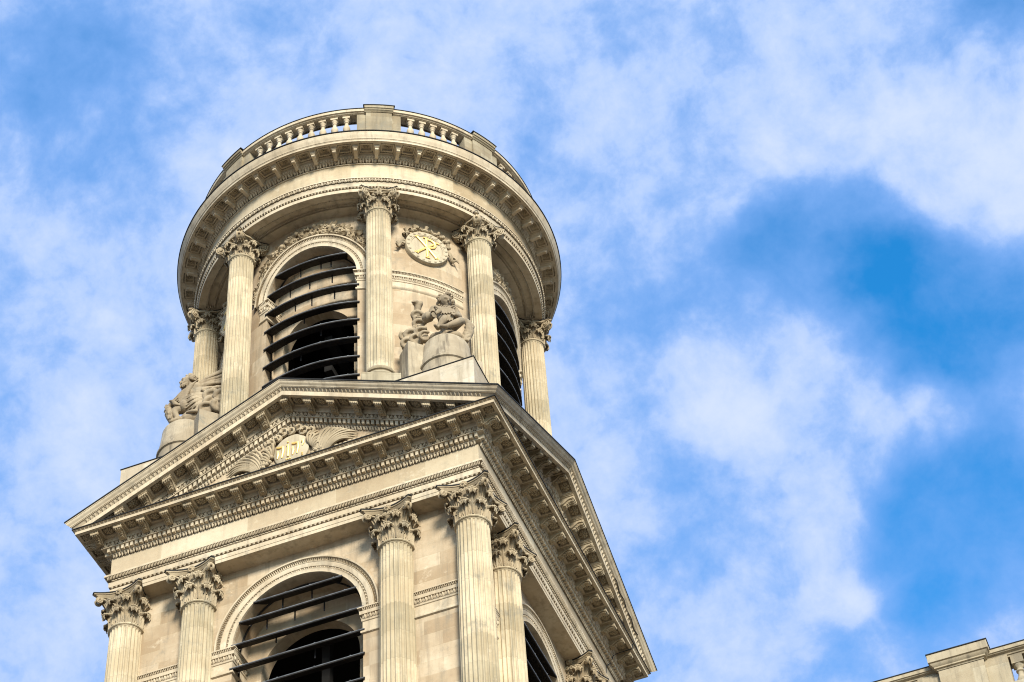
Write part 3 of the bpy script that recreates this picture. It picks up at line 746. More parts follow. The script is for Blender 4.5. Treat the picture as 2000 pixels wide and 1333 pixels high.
def composite(r, H):
    m = MB()
    m.add(*lathe([(r*.98, 0), (r*.97, H*.55), (r*1.10, H*.66), (r*1.2, H*.70), (r*1.22, H*.74), (r*1.0, H*.80)], 36))
    for i in range(8): leaf(m, 45*i+22.5, H*.36, .205, r*.98, .10, 0)
    for i in range(8): leaf(m, 45*i, H*.60, .200, r*.98, .115, .03, lean=.09)
    for i in range(16): m.add(*sphere((r*1.16*sin(i*pi/8), -r*1.16*cos(i*pi/8), H*.70), (.075, .075, .07), 8, 6))
    for k in range(4):
        a = radians(45+90*k); er = np.array([sin(a), -cos(a), 0]); et = np.array([cos(a), sin(a), 0]); ez = np.array([0, 0, 1.0])
        c = er*.80+ez*H*.68; R = .215
        B = np.stack([er, et, ez]); 
        pts = [(1.0, -.11), (1.0, -.085), (.90, -.05), (.84, 0), (.90, .05), (1.0, .085), (1.0, .11)]
        v = np.array([(R*p*cos(t), h, R*p*sin(t)) for t in np.linspace(0, 2*pi, 25)[:-1] for p, h in pts]); m.add(v@B+c, grid_faces(24, 7, True, False))
        for s in (-1, 1):
            v = np.array([(R*.93*cos(t), s*.07, R*.93*sin(t)) for t in np.linspace(0, 2*pi, 25)[:-1]]); m.add(v@B+c, [np.arange(24)[None]])
            P = [(R*(1-.80*u)*cos(-u*5*pi+pi/2), s*(.10+.05*u), R*(1-.80*u)*sin(-u*5*pi+pi/2)) for u in np.linspace(0, 1, 44)]
            m.add(*[(tube(P, .026, 6)[0]@B+c), tube(P, .026, 6)[1]]); m.add(*[sphere((0, s*.14, 0), .05)[0]@B+c, sphere((0, 0, 0), 1)[1]])
            m.add(*tube([er*.80+et*s*.11+ez*(H*.68+R), er*.70+et*s*.2+ez*(H*.82), er*.60+et*s*.36+ez*(H*.80), er*.5+et*s*.46+ez*(H*.78)], [.03, .045, .045, .03], 6))
        m.add(*tube([er*(.79+R*.98)+ez*(H*.62), er*(.79+R*1.0)+ez*H*.70, er*.86+ez*(H*.68+R*.95)], .05, 6))
        m.add(*sphere(er*1.0+ez*(H*.86), (.075, .075, .06), 8, 6))
        leaf(m, 45+90*k, H*.50, .13, r*1.12, .08, H*.12, lean=.16)
        flower(m, 90*k, .60, H*.90, .125)
        b = radians(90*k); eb = np.array([sin(b), -cos(b), 0]); ec = np.array([cos(b), sin(b), 0])
        for s in (-1, 0, 1): m.add(*sphere(eb*.60+ec*s*.11+ez*H*(.80-.02*abs(s)), (.06, .06, .05), 7, 5))
        m.add(*tube([eb*.60+ez*H*.80, eb*.62+ez*H*.70, eb*.58+ez*H*.60], [.04, .035, .02], 6))
    abacus(m, .735, .53, H*.87, H-.004, .04, .075)
    return m

ZC1, ZC2, RC = -4.262, 13.60, 6.49
me_s1 = shaft_mb(.538, .605, 0, -9.6).mesh('shaft', M_COL); me_b1 = base_mb(.605, -9.6, .74).mesh('base', M_COL)
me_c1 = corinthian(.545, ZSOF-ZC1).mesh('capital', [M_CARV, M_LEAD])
me_s2 = shaft_mb(.462, .505, 0, 4.62-ZC2).mesh('shaft', M_COL); me_b2 = base_mb(.505, 4.62-ZC2, .95).mesh('base', M_GREY)
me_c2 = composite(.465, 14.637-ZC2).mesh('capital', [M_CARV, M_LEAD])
def column(x, y, zc, rz, s, b, c):
    o = inst('column', s, tower, (x, y, ZT+zc), rz); inst('capital', c, o, (0, 0, 0)); inst('base', b, o, (0, 0, 0)); return o
for sx in (-1, 1):
    for sy in (-1, 1):
        column(sx*WC, sy*WC, ZC1, 0, me_s1, me_b1, me_c1); column(sx*WI, sy*WC, ZC1, 0, me_s1, me_b1, me_c1); column(sx*WC, sy*WI, ZC1, pi/2, me_s1, me_b1, me_c1)
COLA = 26.31
for k in range(4):
    for s in (-1, 1):
        a = radians(90*k+s*COLA); column(RC*sin(a), -RC*cos(a), ZC2, a, me_s2, me_b2, me_c2)

# ================================================================== round stage
RW = 5.80; ZD0, ZD1 = 3.2, 14.637; DR, DRO, DZS = 1.86, 2.45, 11.22
def CY(k, R):                                    # face space bent on to the cylinder: w becomes the offset from radius R
    def f(v):
        v = np.asarray(v, float); x = v[:, 0]; rad = R+v[:, 1]
        return side(np.stack([x, np.sqrt(np.maximum(rad*rad-x*x, .01)), v[:, 2]], 1), k)
    return f
dwall = MB()
for k in range(4):
    F = CY(k, RW); e = RW*sin(pi/4)
    for s in (-1, 1):
        xs = RW*np.sin(np.linspace(math.asin(DR/RW), pi/4, 14))*s; zz = np.linspace(ZD0, ZD1+.05, 5)
        dwall.add(F([(x, 0, z) for x in xs for z in zz]), grid_faces(14, 5))
    a = np.linspace(0, pi, 49); dwall.add(F([p for t in a for p in ((DR*cos(t), 0, DZS+DR*sin(t)), (DR*cos(t), 0, ZD1+.05))]), grid_faces(49, 2))
    p = [(DR, ZD0), (DR, 7), (DR, 9)]+[(DR*cos(t), DZS+DR*sin(t)) for t in a]+[(-DR, 9), (-DR, 7), (-DR, ZD0)]
    dwall.add(F([q for x, z in p for q in ((x, 0, z), (x, -.35, z), (x, -.72, z))]), grid_faces(len(p), 3))
    ri, zi = 1.45, 8.75; F2 = CY(k, RW-.72); x2 = 2.15
    for s in (-1, 1): dwall.add(F2([(x, 0, z) for x in np.linspace(s*ri, s*x2, 4) for z in (ZD0, 9, 13.6)]), grid_faces(4, 3))
    dwall.add(F2([q for t in a for q in ((ri*cos(t), 0, zi+ri*sin(t)), (ri*cos(t), 0, 13.6))]), grid_faces(49, 2))
    p = [(ri, ZD0), (ri, 7)]+[(ri*cos(t), zi+ri*sin(t)) for t in a]+[(-ri, 7), (-ri, ZD0)]
    dwall.add(F2([q for x, z in p for q in ((x, 0, z), (x, -.45, z))]), grid_faces(len(p), 2))
part(dwall, 'drum_wall', M_DRUM)
m = MB(); m.add(*lathe([(6.25, 3.16), (6.25, 3.75), (6.2, 3.82), (5.7, 3.85)], 96)); part(m, 'drum_plinth', M_GREY)
m = MB(); m.add(*lathe([(4.3, 3.4), (4.3, 3.5), (0.05, 3.5)], 32)); m.add(*lathe([(4.6, 13.7), (0.05, 13.7)], 32))
m.add(*lathe([(.5, 3.5), (.5, 13.6)], 12))
for i in range(6):
    z = 4.5+1.6*i; m.add(*box(-4.0, 4.0, -.15, .15, z, z+.3)); m.add(*box(-.15, .15, -4, 4, z+.35, z+.65))
for x in (-2.2, 2.2): m.add(*box(x-.15, x+.15, -3, -2.7, 3.5, 13.6)); m.add(*box(2.7, 3, x-.15, x+.15, 3.5, 13.6))
part(m, 'bell_frame', M_DARK)

for k in range(4):
    F = CY(k, RW); m = MB()
    arch_sweep(m, F, [(DR, -.05), (DR, .07), (1.96, .07), (2.0, .085), (2.005, .006), (2.085, .006), (2.09, .085), (2.10, .09), (2.24, .10), (2.25, .115), (2.265, .115), (2.27, .006), (2.39, .006), (2.395, .15), (2.45, .16), (2.46, .0)], DZS, 0)
    arch_units(m, F, u_egg(.14, .055, .08), 44, 2.045, DZS, .03); arch_units(m, F, u_leaf(.13, .075, .12, .3), 56, 2.33, DZS, .03)
    part(m, 'archivolt', M_TRIM)
    for s in (-1, 1):
        m = MB()                                                      # runs along the curve: x is arc length from the jamb
        def FA(v, s=s, k=k):
            v = np.asarray(v, float); a = v[:, 0]/RW; rad = RW+v[:, 1]; return side(np.stack([rad*np.sin(a), rad*np.cos(a), v[:, 2]], 1), k)
        j = math.asin(DR/RW)*RW
        impost_run(m, FA, s*j, s*(radians(COLA-4)*RW), 0, DZS, .7); part(m, 'impost', M_TRIM)
    # string course between the paired columns
    m = MB()
    def FS(v, k=k):
        v = np.asarray(v, float); a = v[:, 0]/RW+pi/4+k*pi/2; rad = RW+v[:, 1]; return np.stack([rad*np.sin(a), -rad*np.cos(a), v[:, 2]], 1)
    L = radians(45-COLA-3.5)*RW; xs = np.linspace(-L, L, 15)
    for i in range(14):
        prof = [(0, 0), (.15, 0), (.15, -.04), (.02, -.045), (.02, -.135), (.10, -.14), (.09, -.25), (.02, -.255), (.02, -.42), (.05, -.425), (.04, -.48), (.012, -.50), (.012, -.74), (.06, -.75), (.07, -.80), (.05, -.86), (.0, -.90)]
        m.add(FS([(x, o, DZS-.02+z) for x in xs[i:i+2] for o, z in prof]), grid_faces(2, len(prof)))
    n = 28; u = u_leaf(2*L/n, .05, .10, .45); scatter(m, u, [(-L+(i+.5)*2*L/n, .07, DZS-.11) for i in range(n)], FS)
    n = 18; u = u_egg(2*L/n, .06, .16, .25); scatter(m, u, [(-L+(i+.5)*2*L/n, .035, DZS-.36) for i in range(n)], FS)
    part(m, 'string_course', M_TRIM)
    # louvres following the curve
    lv = louvre_frame(F, -.42, DR-.012, DZS, 3.9)
    struts(F, ((-.5, 12.55, 12.05), (.35, 12.55, 12.1), (.75, 12.5, 12.1), (-.95, 11.65, 11.15), (-.1, 11.65, 11.15), (.8, 11.65, 11.15), (-.7, 10.7, 10.2), (.0, 10.7, 10.15), (.9, 10.7, 10.2), (-.3, 9.7, 9.3), (.4, 8.75, 8.3), (-.4, 7.7, 7.3)), -.30, lv)
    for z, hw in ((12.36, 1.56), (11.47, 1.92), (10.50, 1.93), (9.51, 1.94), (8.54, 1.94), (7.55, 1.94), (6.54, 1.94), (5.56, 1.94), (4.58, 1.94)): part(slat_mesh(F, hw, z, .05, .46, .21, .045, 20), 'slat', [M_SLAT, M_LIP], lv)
    # fruit and leaf garland over the arch
    m = MB(); rr = random.Random(11+k)
    def blob(t, q, o, r): c = F(np.array([(q*cos(t), o, DZS+q*sin(t))]))[0]; m.add(*sphere(c, r, 8, 6))
    def oak(t, q, L_, a):
        """a lobed oak leaf lying on the wall"""
        nu = 9; V = []
        for i in range(nu):
            s_ = i/(nu-1); wd = L_*.26*sin(pi*min(1, .12+s_*.88))**.7*(.72+.28*abs(cos(s_*pi*3.5)))
            for y, b in ((-1, .03), (0, .11), (1, .03)):
                px = q*cos(t)+s_*L_*cos(a)-y*wd*sin(a); pz = DZS+q*sin(t)+s_*L_*sin(a)+y*wd*cos(a); V.append((px, b+.07*s_, pz))
        m.add(F(V), grid_faces(nu, 3))
    def fl(t, q, r, o=.10):                                          # open flower
        for j in range(7): blob(t+r*.75/q*cos(j*2*pi/7), q+r*.75*sin(j*2*pi/7), o, (r*.42, r*.36, r*.42))
        blob(t, q, o+.04, r*.36)
    for i in range(64):
        t = radians(rr.uniform(8, 172)); top = sin(t)**2
        blob(t, 2.50+rr.uniform(.0, .10+.14*top), rr.uniform(.03, .10), rr.uniform(.035, .06+.03*top))
    for i in range(150):
        t = radians(rr.uniform(9, 171)); oak(t, 2.48+rr.uniform(0, .10+.16*sin(t)), rr.uniform(.16, .30), t+rr.choice((-1, 1))*rr.uniform(.2, 1.5))
    for i in range(13): fl(radians(14+12.6*i+rr.uniform(-3, 3)), 2.58+.08*sin(radians(14+12.6*i)), rr.uniform(.08, .125))
    for i in range(26):                                              # upper swag, dropping away from the crown of the arch
        s = rr.choice((-1, 1)); u = rr.random(); t = pi/2+s*u*.62; q = 3.08-.24*u+rr.uniform(-.12, .08); blob(t, q, rr.uniform(.05, .12), rr.uniform(.045, .10))
    for i in range(70):
        s = rr.choice((-1, 1)); u = rr.uniform(.0, 1); t = pi/2+s*u*.85; oak(t, 3.02-.26*u+rr.uniform(-.12, .06), rr.uniform(.22, .42), t+s*rr.uniform(.3, 1.9))
    for t, q in ((1.5, 3.06), (1.75, 3.0), (1.22, 2.92), (2.0, 2.86), (.98, 2.78)): blob(t, q, .10, .11); fl(t+.11, q-.02, .12, .12)
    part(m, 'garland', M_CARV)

# medallions with the chi-rho between the paired columns
D = MB(); D.add(*lathe([(.88, -.15), (.88, .10), (.86, .13), (.70, .13), (.69, .11), (.655, .11), (.65, .085), (0, .085)], 56))
for i in range(20): t = i*pi/10+.1; D.add(*sphere((.785*sin(t), -.785*cos(t), .13), (.062, .062, .045), 8, 6))
D.v = [np.stack([a[:, 0], -a[:, 2], a[:, 1]], 1) for a in D.v]; me_d2 = D.mesh('medallion', M_MED)
L = MB()
def bar(pts, wd, y=-.12):
    pts = np.array(pts, float); L.add(*tube(np.stack([pts[:, 0], np.full(len(pts), y), pts[:, 1]], 1), wd, 6, True, .8))
bar([(-.40, .50), (.0, .02), (.38, -.48)], [.05, .048, .06]); bar([(.40, .42), (.0, .02), (-.42, -.42)], [.035, .045, .055])
bar([(-.03, .55), (0, .02), (.02, -.55)], [.05, .06, .055])
bar([(0, .50), (.16, .50), (.31, .41), (.35, .25), (.29, .10), (.15, .03), (0.02, .05)], [.045, .05, .055, .055, .05, .045, .04])
for c, a in (((-.42, .51), .2), ((.42, .43), -.2), ((-.44, -.43), -.1), ((.40, -.50), .1), ((.02, -.56), 0), ((-.06, .56), 0)):
    bar([(c[0]-.09*cos(a), c[1]-.09*sin(a)), (c[0]+.09*cos(a), c[1]+.09*sin(a))], [.03, .03])
me_l2 = L.mesh('monogram', M_GOLD)
R = MB(); rr = random.Random(5)
def scroll(t, q, L_, r, a, o=.16):
    c = np.array([q*cos(t), -o, q*sin(t)]); d = np.array([cos(a), -.35, sin(a)]); R.add(*tube([c-d*L_/2, c, c+d*L_/2], [r*.75, r*.9, r*1.15], 9, False)); R.add(*tube([c-d*L_*.4, c+d*L_*.4], [r*.5, r*.55], 8))
for i, dg in enumerate(range(26, 165, 13)):                            # crown of ribbon loops over the disc
    t = radians(dg); scroll(t, .98+.10*(i % 2), .20, .062+.025*((i*5) % 3)/2, t+(-1)**i*.8+.5, .12)
    if i % 2: R.add(*sphere((.98*cos(t+.07), -.10, .98*sin(t+.07)), (.10, .10, .08), 8, 6))
for i in range(14):
    t = radians(rr.uniform(22, 168)); q = rr.uniform(.92, 1.10); R.add(*sphere((q*cos(t), -rr.uniform(.04, .2), q*sin(t)), rr.uniform(.04, .09), 7, 5))
for s in (-1, 1):                                                    # fluttering ribbon ends
    for j in range(2): R.add(*tube([(s*(.86+.10*u*4+.05*j), -.06-.05*sin(u*7+j), .10-.30*u-.14*j+.07*sin(u*9+s)) for u in np.linspace(0, 1, 12)], [.07, .08, .06, .075, .06, .07, .055, .065, .05, .05, .035, .02], 6, True, .6))
me_r2 = R.mesh('ribbon_crown', M_CARV)
for k in range(4):
    a = radians(45+90*k); md = inst('medallion', me_d2, tower, ((RW+.02)*sin(a), -(RW+.02)*cos(a), ZT+12.92), a)
    inst('monogram', me_l2, md); inst('ribbon_crown', me_r2, md)

# ---------------------------------------------------------------- round entablature
m = MB()
m.add(*lathe([(6.83, 15.32), (7.09, 15.315), (7.10, 15.26), (6.92, 15.255), (6.92, 15.13), (6.99, 15.12), (6.99, 15.10), (7.0, 15.08), (6.985, 15.06), (6.975, 14.89), (6.87, 14.885), (6.87, 14.805), (6.93, 14.80), (6.925, ZD1)], 224))
m.add(*lathe([(6.925, ZD1), (6.62, ZD1), (6.61, ZD1+.09), (6.20, ZD1+.09), (6.19, ZD1), (RW-.05, ZD1)], 224))
band_ring(m, u_egg(.23, .055, .12, .3), 192, 7.035, 15.19); band_ring(m, u_tongue(.13, .05, .08, .3), 336, 6.94, 14.845)
for k in range(8):                                                   # carved frames of the soffit panels
    mid, hf = (45*k, (COLA-6.6) if k % 2 == 0 else (45-COLA-6.6))
    n = int(radians(2*hf)*6.2/.115)
    for r in (6.26, 6.56): band_ring(m, u_leaf(.115, .07, .10), n, r, ZD1+.02, mid-hf, mid+hf)
    for e in (-1, 1):
        for q in range(3): u = u_leaf(.115, .07, .1); band_ring(m, u, 1, 6.32+.09*q, ZD1+.02, mid+e*hf-.5, mid+e*hf+.5)
        a0 = mid+e*(hf+1.2); bv = box(0, 1, 6.19, 6.63, ZD1-.002, ZD1+.10)
        w_ = 5.2 if k % 2 == 0 else 5.2
        v = bv[0].copy(); v[:, 0] = np.where(v[:, 0] > .5, mid+e*(hf+.9), mid+e*(hf+.9+w_)); m.add(ring(v), [bv[1]])
part(m, 'drum_architrave', M_TRIM)
m = MB(); m.add(*lathe([(6.86, 16.43), (6.835, 16.40), (6.83, 15.9), (6.83, 15.31)], 224)); part(m, 'drum_frieze', stone('drum_frieze_limestone', (0.50, 0.43, 0.30), (0.41, 0.335, 0.215), ST, 'ring', 0.3, (2.6, 3.0)))
m = MB(); ZS2 = 16.79
m.add(*lathe([(6.8, 17.27), (7.84, 17.255), (7.845, 17.20), (7.83, 17.17), (7.82, 17.12), (7.80, 17.05), (7.77, 16.99), (7.745, 16.93), (7.74, 16.905), (7.72, 16.90), (7.715, 16.875), (7.705, 16.87), (7.70, ZS2), (7.68, ZS2), (7.68, ZS2+.12), (7.04, ZS2+.12), (7.04, ZS2-.12), (7.02, ZS2-.125), (6.985, ZS2-.20), (6.78, ZS2-.205), (6.78, ZS2-.34), (6.88, ZS2-.345), (6.88, ZS2-.385), (6.83, ZS2-.39)], 224))
m.add(*lathe([(6.8, 17.30), (7.865, 17.295), (7.878, 17.28), (7.876, 17.235), (7.845, 17.233)], 224), 1)
band_ring(m, u_leaf(.235, .10, .15, .45), 180, 6.90, ZS2-.275); band_ring(m, u_tongue(.12, .04, .07, .3), 390, 7.01, ZS2-.17)
NM = 56; stp = 360/NM
def rbox(a0, a1, r0, r1, z0, z1):
    v, f = box(0, 1, r0, r1, z0, z1); v = v.copy(); v[:, 0] = np.where(v[:, 0] > .5, a1, a0); return ring(v), [f]
for i in range(NM):
    a = i*stp; m.add(*rbox(a-1.15, a+1.15, 7.03, 7.66, ZS2-.003, ZS2+.125))
    for r0, r1 in ((7.03, 7.12), (7.60, 7.683)): m.add(*rbox(a-stp/2, a+stp/2+.01, r0, r1, ZS2-.001, ZS2+.125))
    for da in (-1.75, 1.75): m.add(*rbox(a+stp/2+da-.18, a+stp/2+da+.18, 7.19, 7.53, ZS2+.01, ZS2+.125))
    for r0, r1 in ((7.17, 7.215), (7.505, 7.55)): m.add(*rbox(a+stp/2-1.9, a+stp/2+1.9, r0, r1, ZS2+.012, ZS2+.125))
    for r0 in (7.145, 7.575):
        for q in range(6): m.add(*sphere(ring(np.array([(a+stp/2+(q-2.5)*.62, r0, ZS2+.035)]))[0], .022, 5, 4))
dc = part(m, 'drum_cornice', [M_TRIM, M_LEAD])
mm = MB()
for e, zt, zb, o in ((.105, .0, -.085, .47), (.09, -.085, -.12, .45)): mm.add(*box(-e, e, -o, 0, zb, zt))
pr = [(0, -.11), (.42, -.11), (.425, -.22), (.39, -.24), (.33, -.215), (.22, -.22), (.10, -.26), (0, -.27)]
v = np.array([(a, -o, h) for a in (-.065, .065) for o, h in pr]); mm.add(v, [grid_faces(2, 8, False, True), np.arange(8)[None], np.arange(8, 16)[None, ::-1]])
me_m2 = mm.mesh('modillion', M_TRIM)
rm = MB(); rm.add(*box(-.03, .03, -.03, .03, -.05, .0))
for i in range(8): rm.add(*sphere((.085*cos(i*pi/4), .085*sin(i*pi/4), -.02), (.035, .035, .025), 6, 5))
me_r = rm.mesh('rosette', M_CARV)
for i in range(NM):
    vis = i <= 17 or i >= NM-12
    for nm, me, mb, off, r, z in (('modillion', me_m2, mm, 0, 7.04, ZS2), ('rosette', me_r, rm, .5, 7.36, ZS2+.10)):
        a = radians((i+off)*stp); p = (r*sin(a), -r*cos(a), z)
        if vis: inst(nm, me, dc, p, a)
        else:
            ca, sa = cos(a), sin(a)
            (HID_M if nm == 'modillion' else HID_R).join(mb, lambda v: np.stack([v[:, 0]*ca-v[:, 1]*sa, v[:, 0]*sa+v[:, 1]*ca, v[:, 2]], 1)+p)
for nm, mb in (('modillion', HID_M), ('rosette', HID_R)): tag(part(mb, nm, M_CARV), kind='stuff')

# ---------------------------------------------------------------- balustrade on the round stage
m = MB(); RB = 6.86
m.add(*lathe([(6.4, 17.28), (7.2, 17.285), (7.2, 18.1), (7.12, 18.16), (7.08, 18.305), (6.6, 18.305), (6.55, 17.28)], 160))
bal = part(m, 'balustrade', M_GREY)
m = MB(); m.add(*lathe([(6.66, 19.385), (7.04, 19.385), (7.045, 19.395), (7.09, 19.41), (7.10, 19.435), (7.16, 19.455), (7.17, 19.585), (6.55, 19.60), (6.55, 19.385)], 224)); m.add(*lathe([(7.175, 19.58), (7.19, 19.59), (7.19, 19.625), (6.5, 19.64)], 224), 1)
inst('handrail', m.mesh('handrail', [M_TRIM, M_LEAD]), bal)
def arc_block(m, a0, a1, prof, mi=0, n=6):
    p = np.array(prof); a = np.linspace(a0, a1, n+1)
    v = np.array([(t, r, z) for t in a for r, z in prof]); m.add(ring(v), [grid_faces(n+1, len(prof), False, True)], mi)
    for t in (a0, a1): m.add(ring(np.array([(t, r, z) for r, z in prof])), [np.arange(len(prof))[None]], mi)
pm = MB(); c = COLA+.3
arc_block(pm, -7.1, 7.1, [(6.62, 18.2), (7.03, 18.2), (7.03, 19.40), (6.62, 19.40)]); arc_block(pm, -4.15, 4.15, [(6.6, 17.28), (7.12, 17.28), (7.12, 19.52), (6.6, 19.52)])
arc_block(pm, -4.6, 4.6, [(6.5, 19.40), (7.15, 19.40), (7.17, 19.44), (7.22, 19.47), (7.23, 19.52), (7.27, 19.54), (7.28, 19.665), (6.5, 19.665)]); arc_block(pm, -5.0, 5.0, [(6.5, 19.667), (7.30, 19.667), (7.30, 19.715), (6.5, 19.715)], 1)
me_p = pm.mesh('pedestal', [M_GREY, M_LEAD])
bp = [(.11, 0), (.11, .09), (.085, .12), (.078, .17), (.10, .23), (.140, .34), (.146, .43), (.12, .53), (.08, .62), (.067, .71), (.07, .74), (.10, .77), (.10, .80), (.075, .83), (.08, .87), (.125, .92), (.13, .96), (.13, .97)]
bm_ = MB(); bm_.add(*lathe(bp, 18)); bm_.add(*box(-.145, .145, -.145, .145, .97, 1.09)); bm_.add(*box(-.14, .14, -.14, .14, -.01, .05)); me_bal = bm_.mesh('baluster', M_TRIM)
for k in range(4):
    for s in (-1, 1): inst('pedestal', me_p, bal, (0, 0, 0), radians(90*k+s*c))
    for a in [4.0*i for i in range(-4, 5)]+[45+3.9*i for i in range(-2, 3)]:
        t = radians(90*k+a); inst('baluster', me_bal, bal, (RB*sin(t), -RB*cos(t), 18.30), t)
m = MB(); m.add(*lathe([(6.5, 17.3), (0.02, 17.9)], 64)); part(m, 'roof', M_ROOF)

# lightning conductor clipped across the right-hand cornice
m = MB()
m.add(*tube(side(rake(np.array([(x, 7.84+.03*sin(x*9), -.28+.02*sin(x*5)) for x in np.linspace(4.2, 6.4, 20)])), 1), .018, 5))
m.add(*tube(side(np.array([(5.9, 7.80, -.2), (5.92, 7.745, -.34), (5.95, 7.735, -.47), (5.9, 7.2, -.52), (5.8, 7.10, -.62), (5.62, 7.06, -.83), (5.7, 6.95, -1.02), (5.6, 6.77, -1.22), (5.55, 6.765, -1.6), (5.55, 6.765, -1.95)]), 1), .016, 5))
part(m, 'lightning_conductor', M_IRON)
# ================================================================== corner statues on the attic
def sculpt(mb, name, mat, parent, voxel=.03, smooth=3, disp=.02, size=.18):
    o = mb.build(name, mat, parent, None)
    r = o.modifiers.new('remesh', 'REMESH'); r.mode = 'VOXEL'; r.voxel_size = voxel; r.use_smooth_shade = True
    s = o.modifiers.new('smooth', 'SMOOTH'); s.iterations = smooth; s.factor = .5
    if disp:
        t = bpy.data.textures.get('chisel%.2f' % size) or bpy.data.textures.new('chisel%.2f' % size, 'CLOUDS'); t.noise_scale = size
        d = o.modifiers.new('chisel', 'DISPLACE'); d.texture = t; d.strength = disp; d.mid_level = .5
    return o
def P3(q): q = np.asarray(q, float); return np.array([q[..., 0], -q[..., 1], q[..., 2]+1.85]).T if q.ndim > 1 else np.array([q[0], -q[1], q[2]+1.85])
def limb(m, pts, rad, n=12):
    """rounded tapering limb through (right, toward the square, up) points"""
    p = P3(np.array(pts)); rad = np.broadcast_to(np.asarray(rad, float), (len(p),))
    N = (len(p)-1)*5+1; u = np.linspace(0, len(p)-1, N); pp = np.stack([np.interp(u, range(len(p)), p[:, i]) for i in range(3)], 1); rr = np.interp(u, range(len(p)), rad)
    for _ in range(2): pp[1:-1] = (pp[:-2]+2*pp[1:-1]+pp[2:])/4
    m.add(*tube(pp, rr, n)); m.add(*sphere(pp[0], rr[0], n, 9)); m.add(*sphere(pp[-1], rr[-1], n, 9))
def ball(m, q, r): m.add(*sphere(P3(q), r, 14, 10))
def hand(m, q, d, sz=.11):
    """palm with four curled fingers and a thumb"""
    q = np.array(q, float); d = np.array(d, float); d /= np.linalg.norm(d); sd = np.cross(d, (0, 1, .2)); sd /= np.linalg.norm(sd); dn = np.cross(d, sd)
    limb(m, [q, q+d*sz], [sz*.62, sz*.7], 8)
    for i, t in enumerate((-.6, -.2, .2, .6)):
        L_ = (.9, 1.15, 1.2, 1.0)[i]*sz; a = q+d*sz+sd*t*sz*.95
        limb(m, [a, a+d*L_*.6, a+d*L_*.85-dn*L_*.5], [sz*.24, sz*.22, sz*.18], 6)
    limb(m, [q+d*sz*.4-sd*sz*.6, q+d*sz*.9-sd*sz*1.1, q+d*sz*1.4-sd*sz*1.0], [sz*.26, sz*.24, sz*.18], 6)
def head(m, c, fwd, r, up=(0, 0, 1)):
    c = np.array(c, float); f = np.array(fwd, float); f /= np.linalg.norm(f); u = np.array(up, float); u -= f*(u@f); u /= np.linalg.norm(u); s = np.cross(f, u)
    ball(m, c, (r*.92, r*.92, r*1.08)); ball(m, c+f*r*.35-u*r*.35, (r*.66, r*.66, r*.74))
    limb(m, [c+f*r*.98+u*r*.12, c+f*r*1.28-u*r*.20], [r*.12, r*.19], 8)                        # nose
    limb(m, [c+f*r*.86+u*r*.26-s*r*.5, c+f*r*1.02+u*r*.24, c+f*r*.86+u*r*.26+s*r*.5], [r*.15, r*.15, r*.15], 8)   # brow
    for t in (-1, 1):
        ball(m, c+f*r*.84+u*r*.02+s*t*r*.34, r*.14); ball(m, c+s*t*r*.92-u*r*.05, (r*.16, r*.16, r*.26)); ball(m, c+f*r*.72-u*r*.3+s*t*r*.36, r*.24)
    limb(m, [c+f*r*.98-u*r*.50-s*r*.2, c+f*r*1.06-u*r*.48, c+f*r*.98-u*r*.50+s*r*.2], r*.10, 8); ball(m, c+f*r*.92-u*r*.80, r*.25)

ERZ = 0.3209
def statue(label, sx, dvec):
    o = tag(empty('corner_statue', (sx*5.16, -5.16, ZT+3.2), ERZ), label, 'statue'); d = np.array(dvec); t = np.array([-d[1], d[0]])   # facing and sideways, in (right, toward)
    # round pedestal between two low blocks, all of weathered stone
    m = MB(); m.add(*lathe([(.97, 0), (.97, .42), (.94, .46), (.94, 1.20), (1.0, 1.24), (1.0, 1.33), (.93, 1.37), (.915, 1.70), (.90, 1.73), (.88, 2.05), (.87, 2.10), (.85, 2.42), (.82, 2.50), (.70, 2.66), (.45, 2.76), (.0, 2.80)], 48)); ped = m.build('pedestal', M_PED, o)
    for s in (-1, 1):
        c = s*t*1.05-d*.45; B = np.array([[d[0], -d[1], 0], [t[0], -t[1], 0], [0, 0, 1]])
        v, f = box(-.40, .40, -.40, .40, .44, 2.52); m = MB(); m.add(v@B+[c[0], -c[1], 0], f); v, f = box(-.47, .47, -.45, .45, .0, .40); m.add(v@B+[c[0], -c[1], 0], f, 1); v, f = box(-.45, .45, -.43, .43, .40, .46); m.add(v@B+[c[0], -c[1], 0], f)
        m.build('side_block', [M_PED, M_WHITE], o)
    return o
def cloud(o, pts):
    m = MB()
    for r_, f_, z_, R_, ph in pts:
        p = [(r_+R_*(1-.35*u)*cos(u*5.6+ph), f_+.10*sin(u*5+ph)+.08, z_+R_*.72*(1-.35*u)*sin(u*5.6+ph)) for u in np.linspace(0, 1, 10)]; limb(m, p, [R_*.33]*8+[R_*.28, R_*.2], 9)
        ball(m, (r_, f_-.08, z_), (R_*.95, R_*.75, R_*.78))
    return m

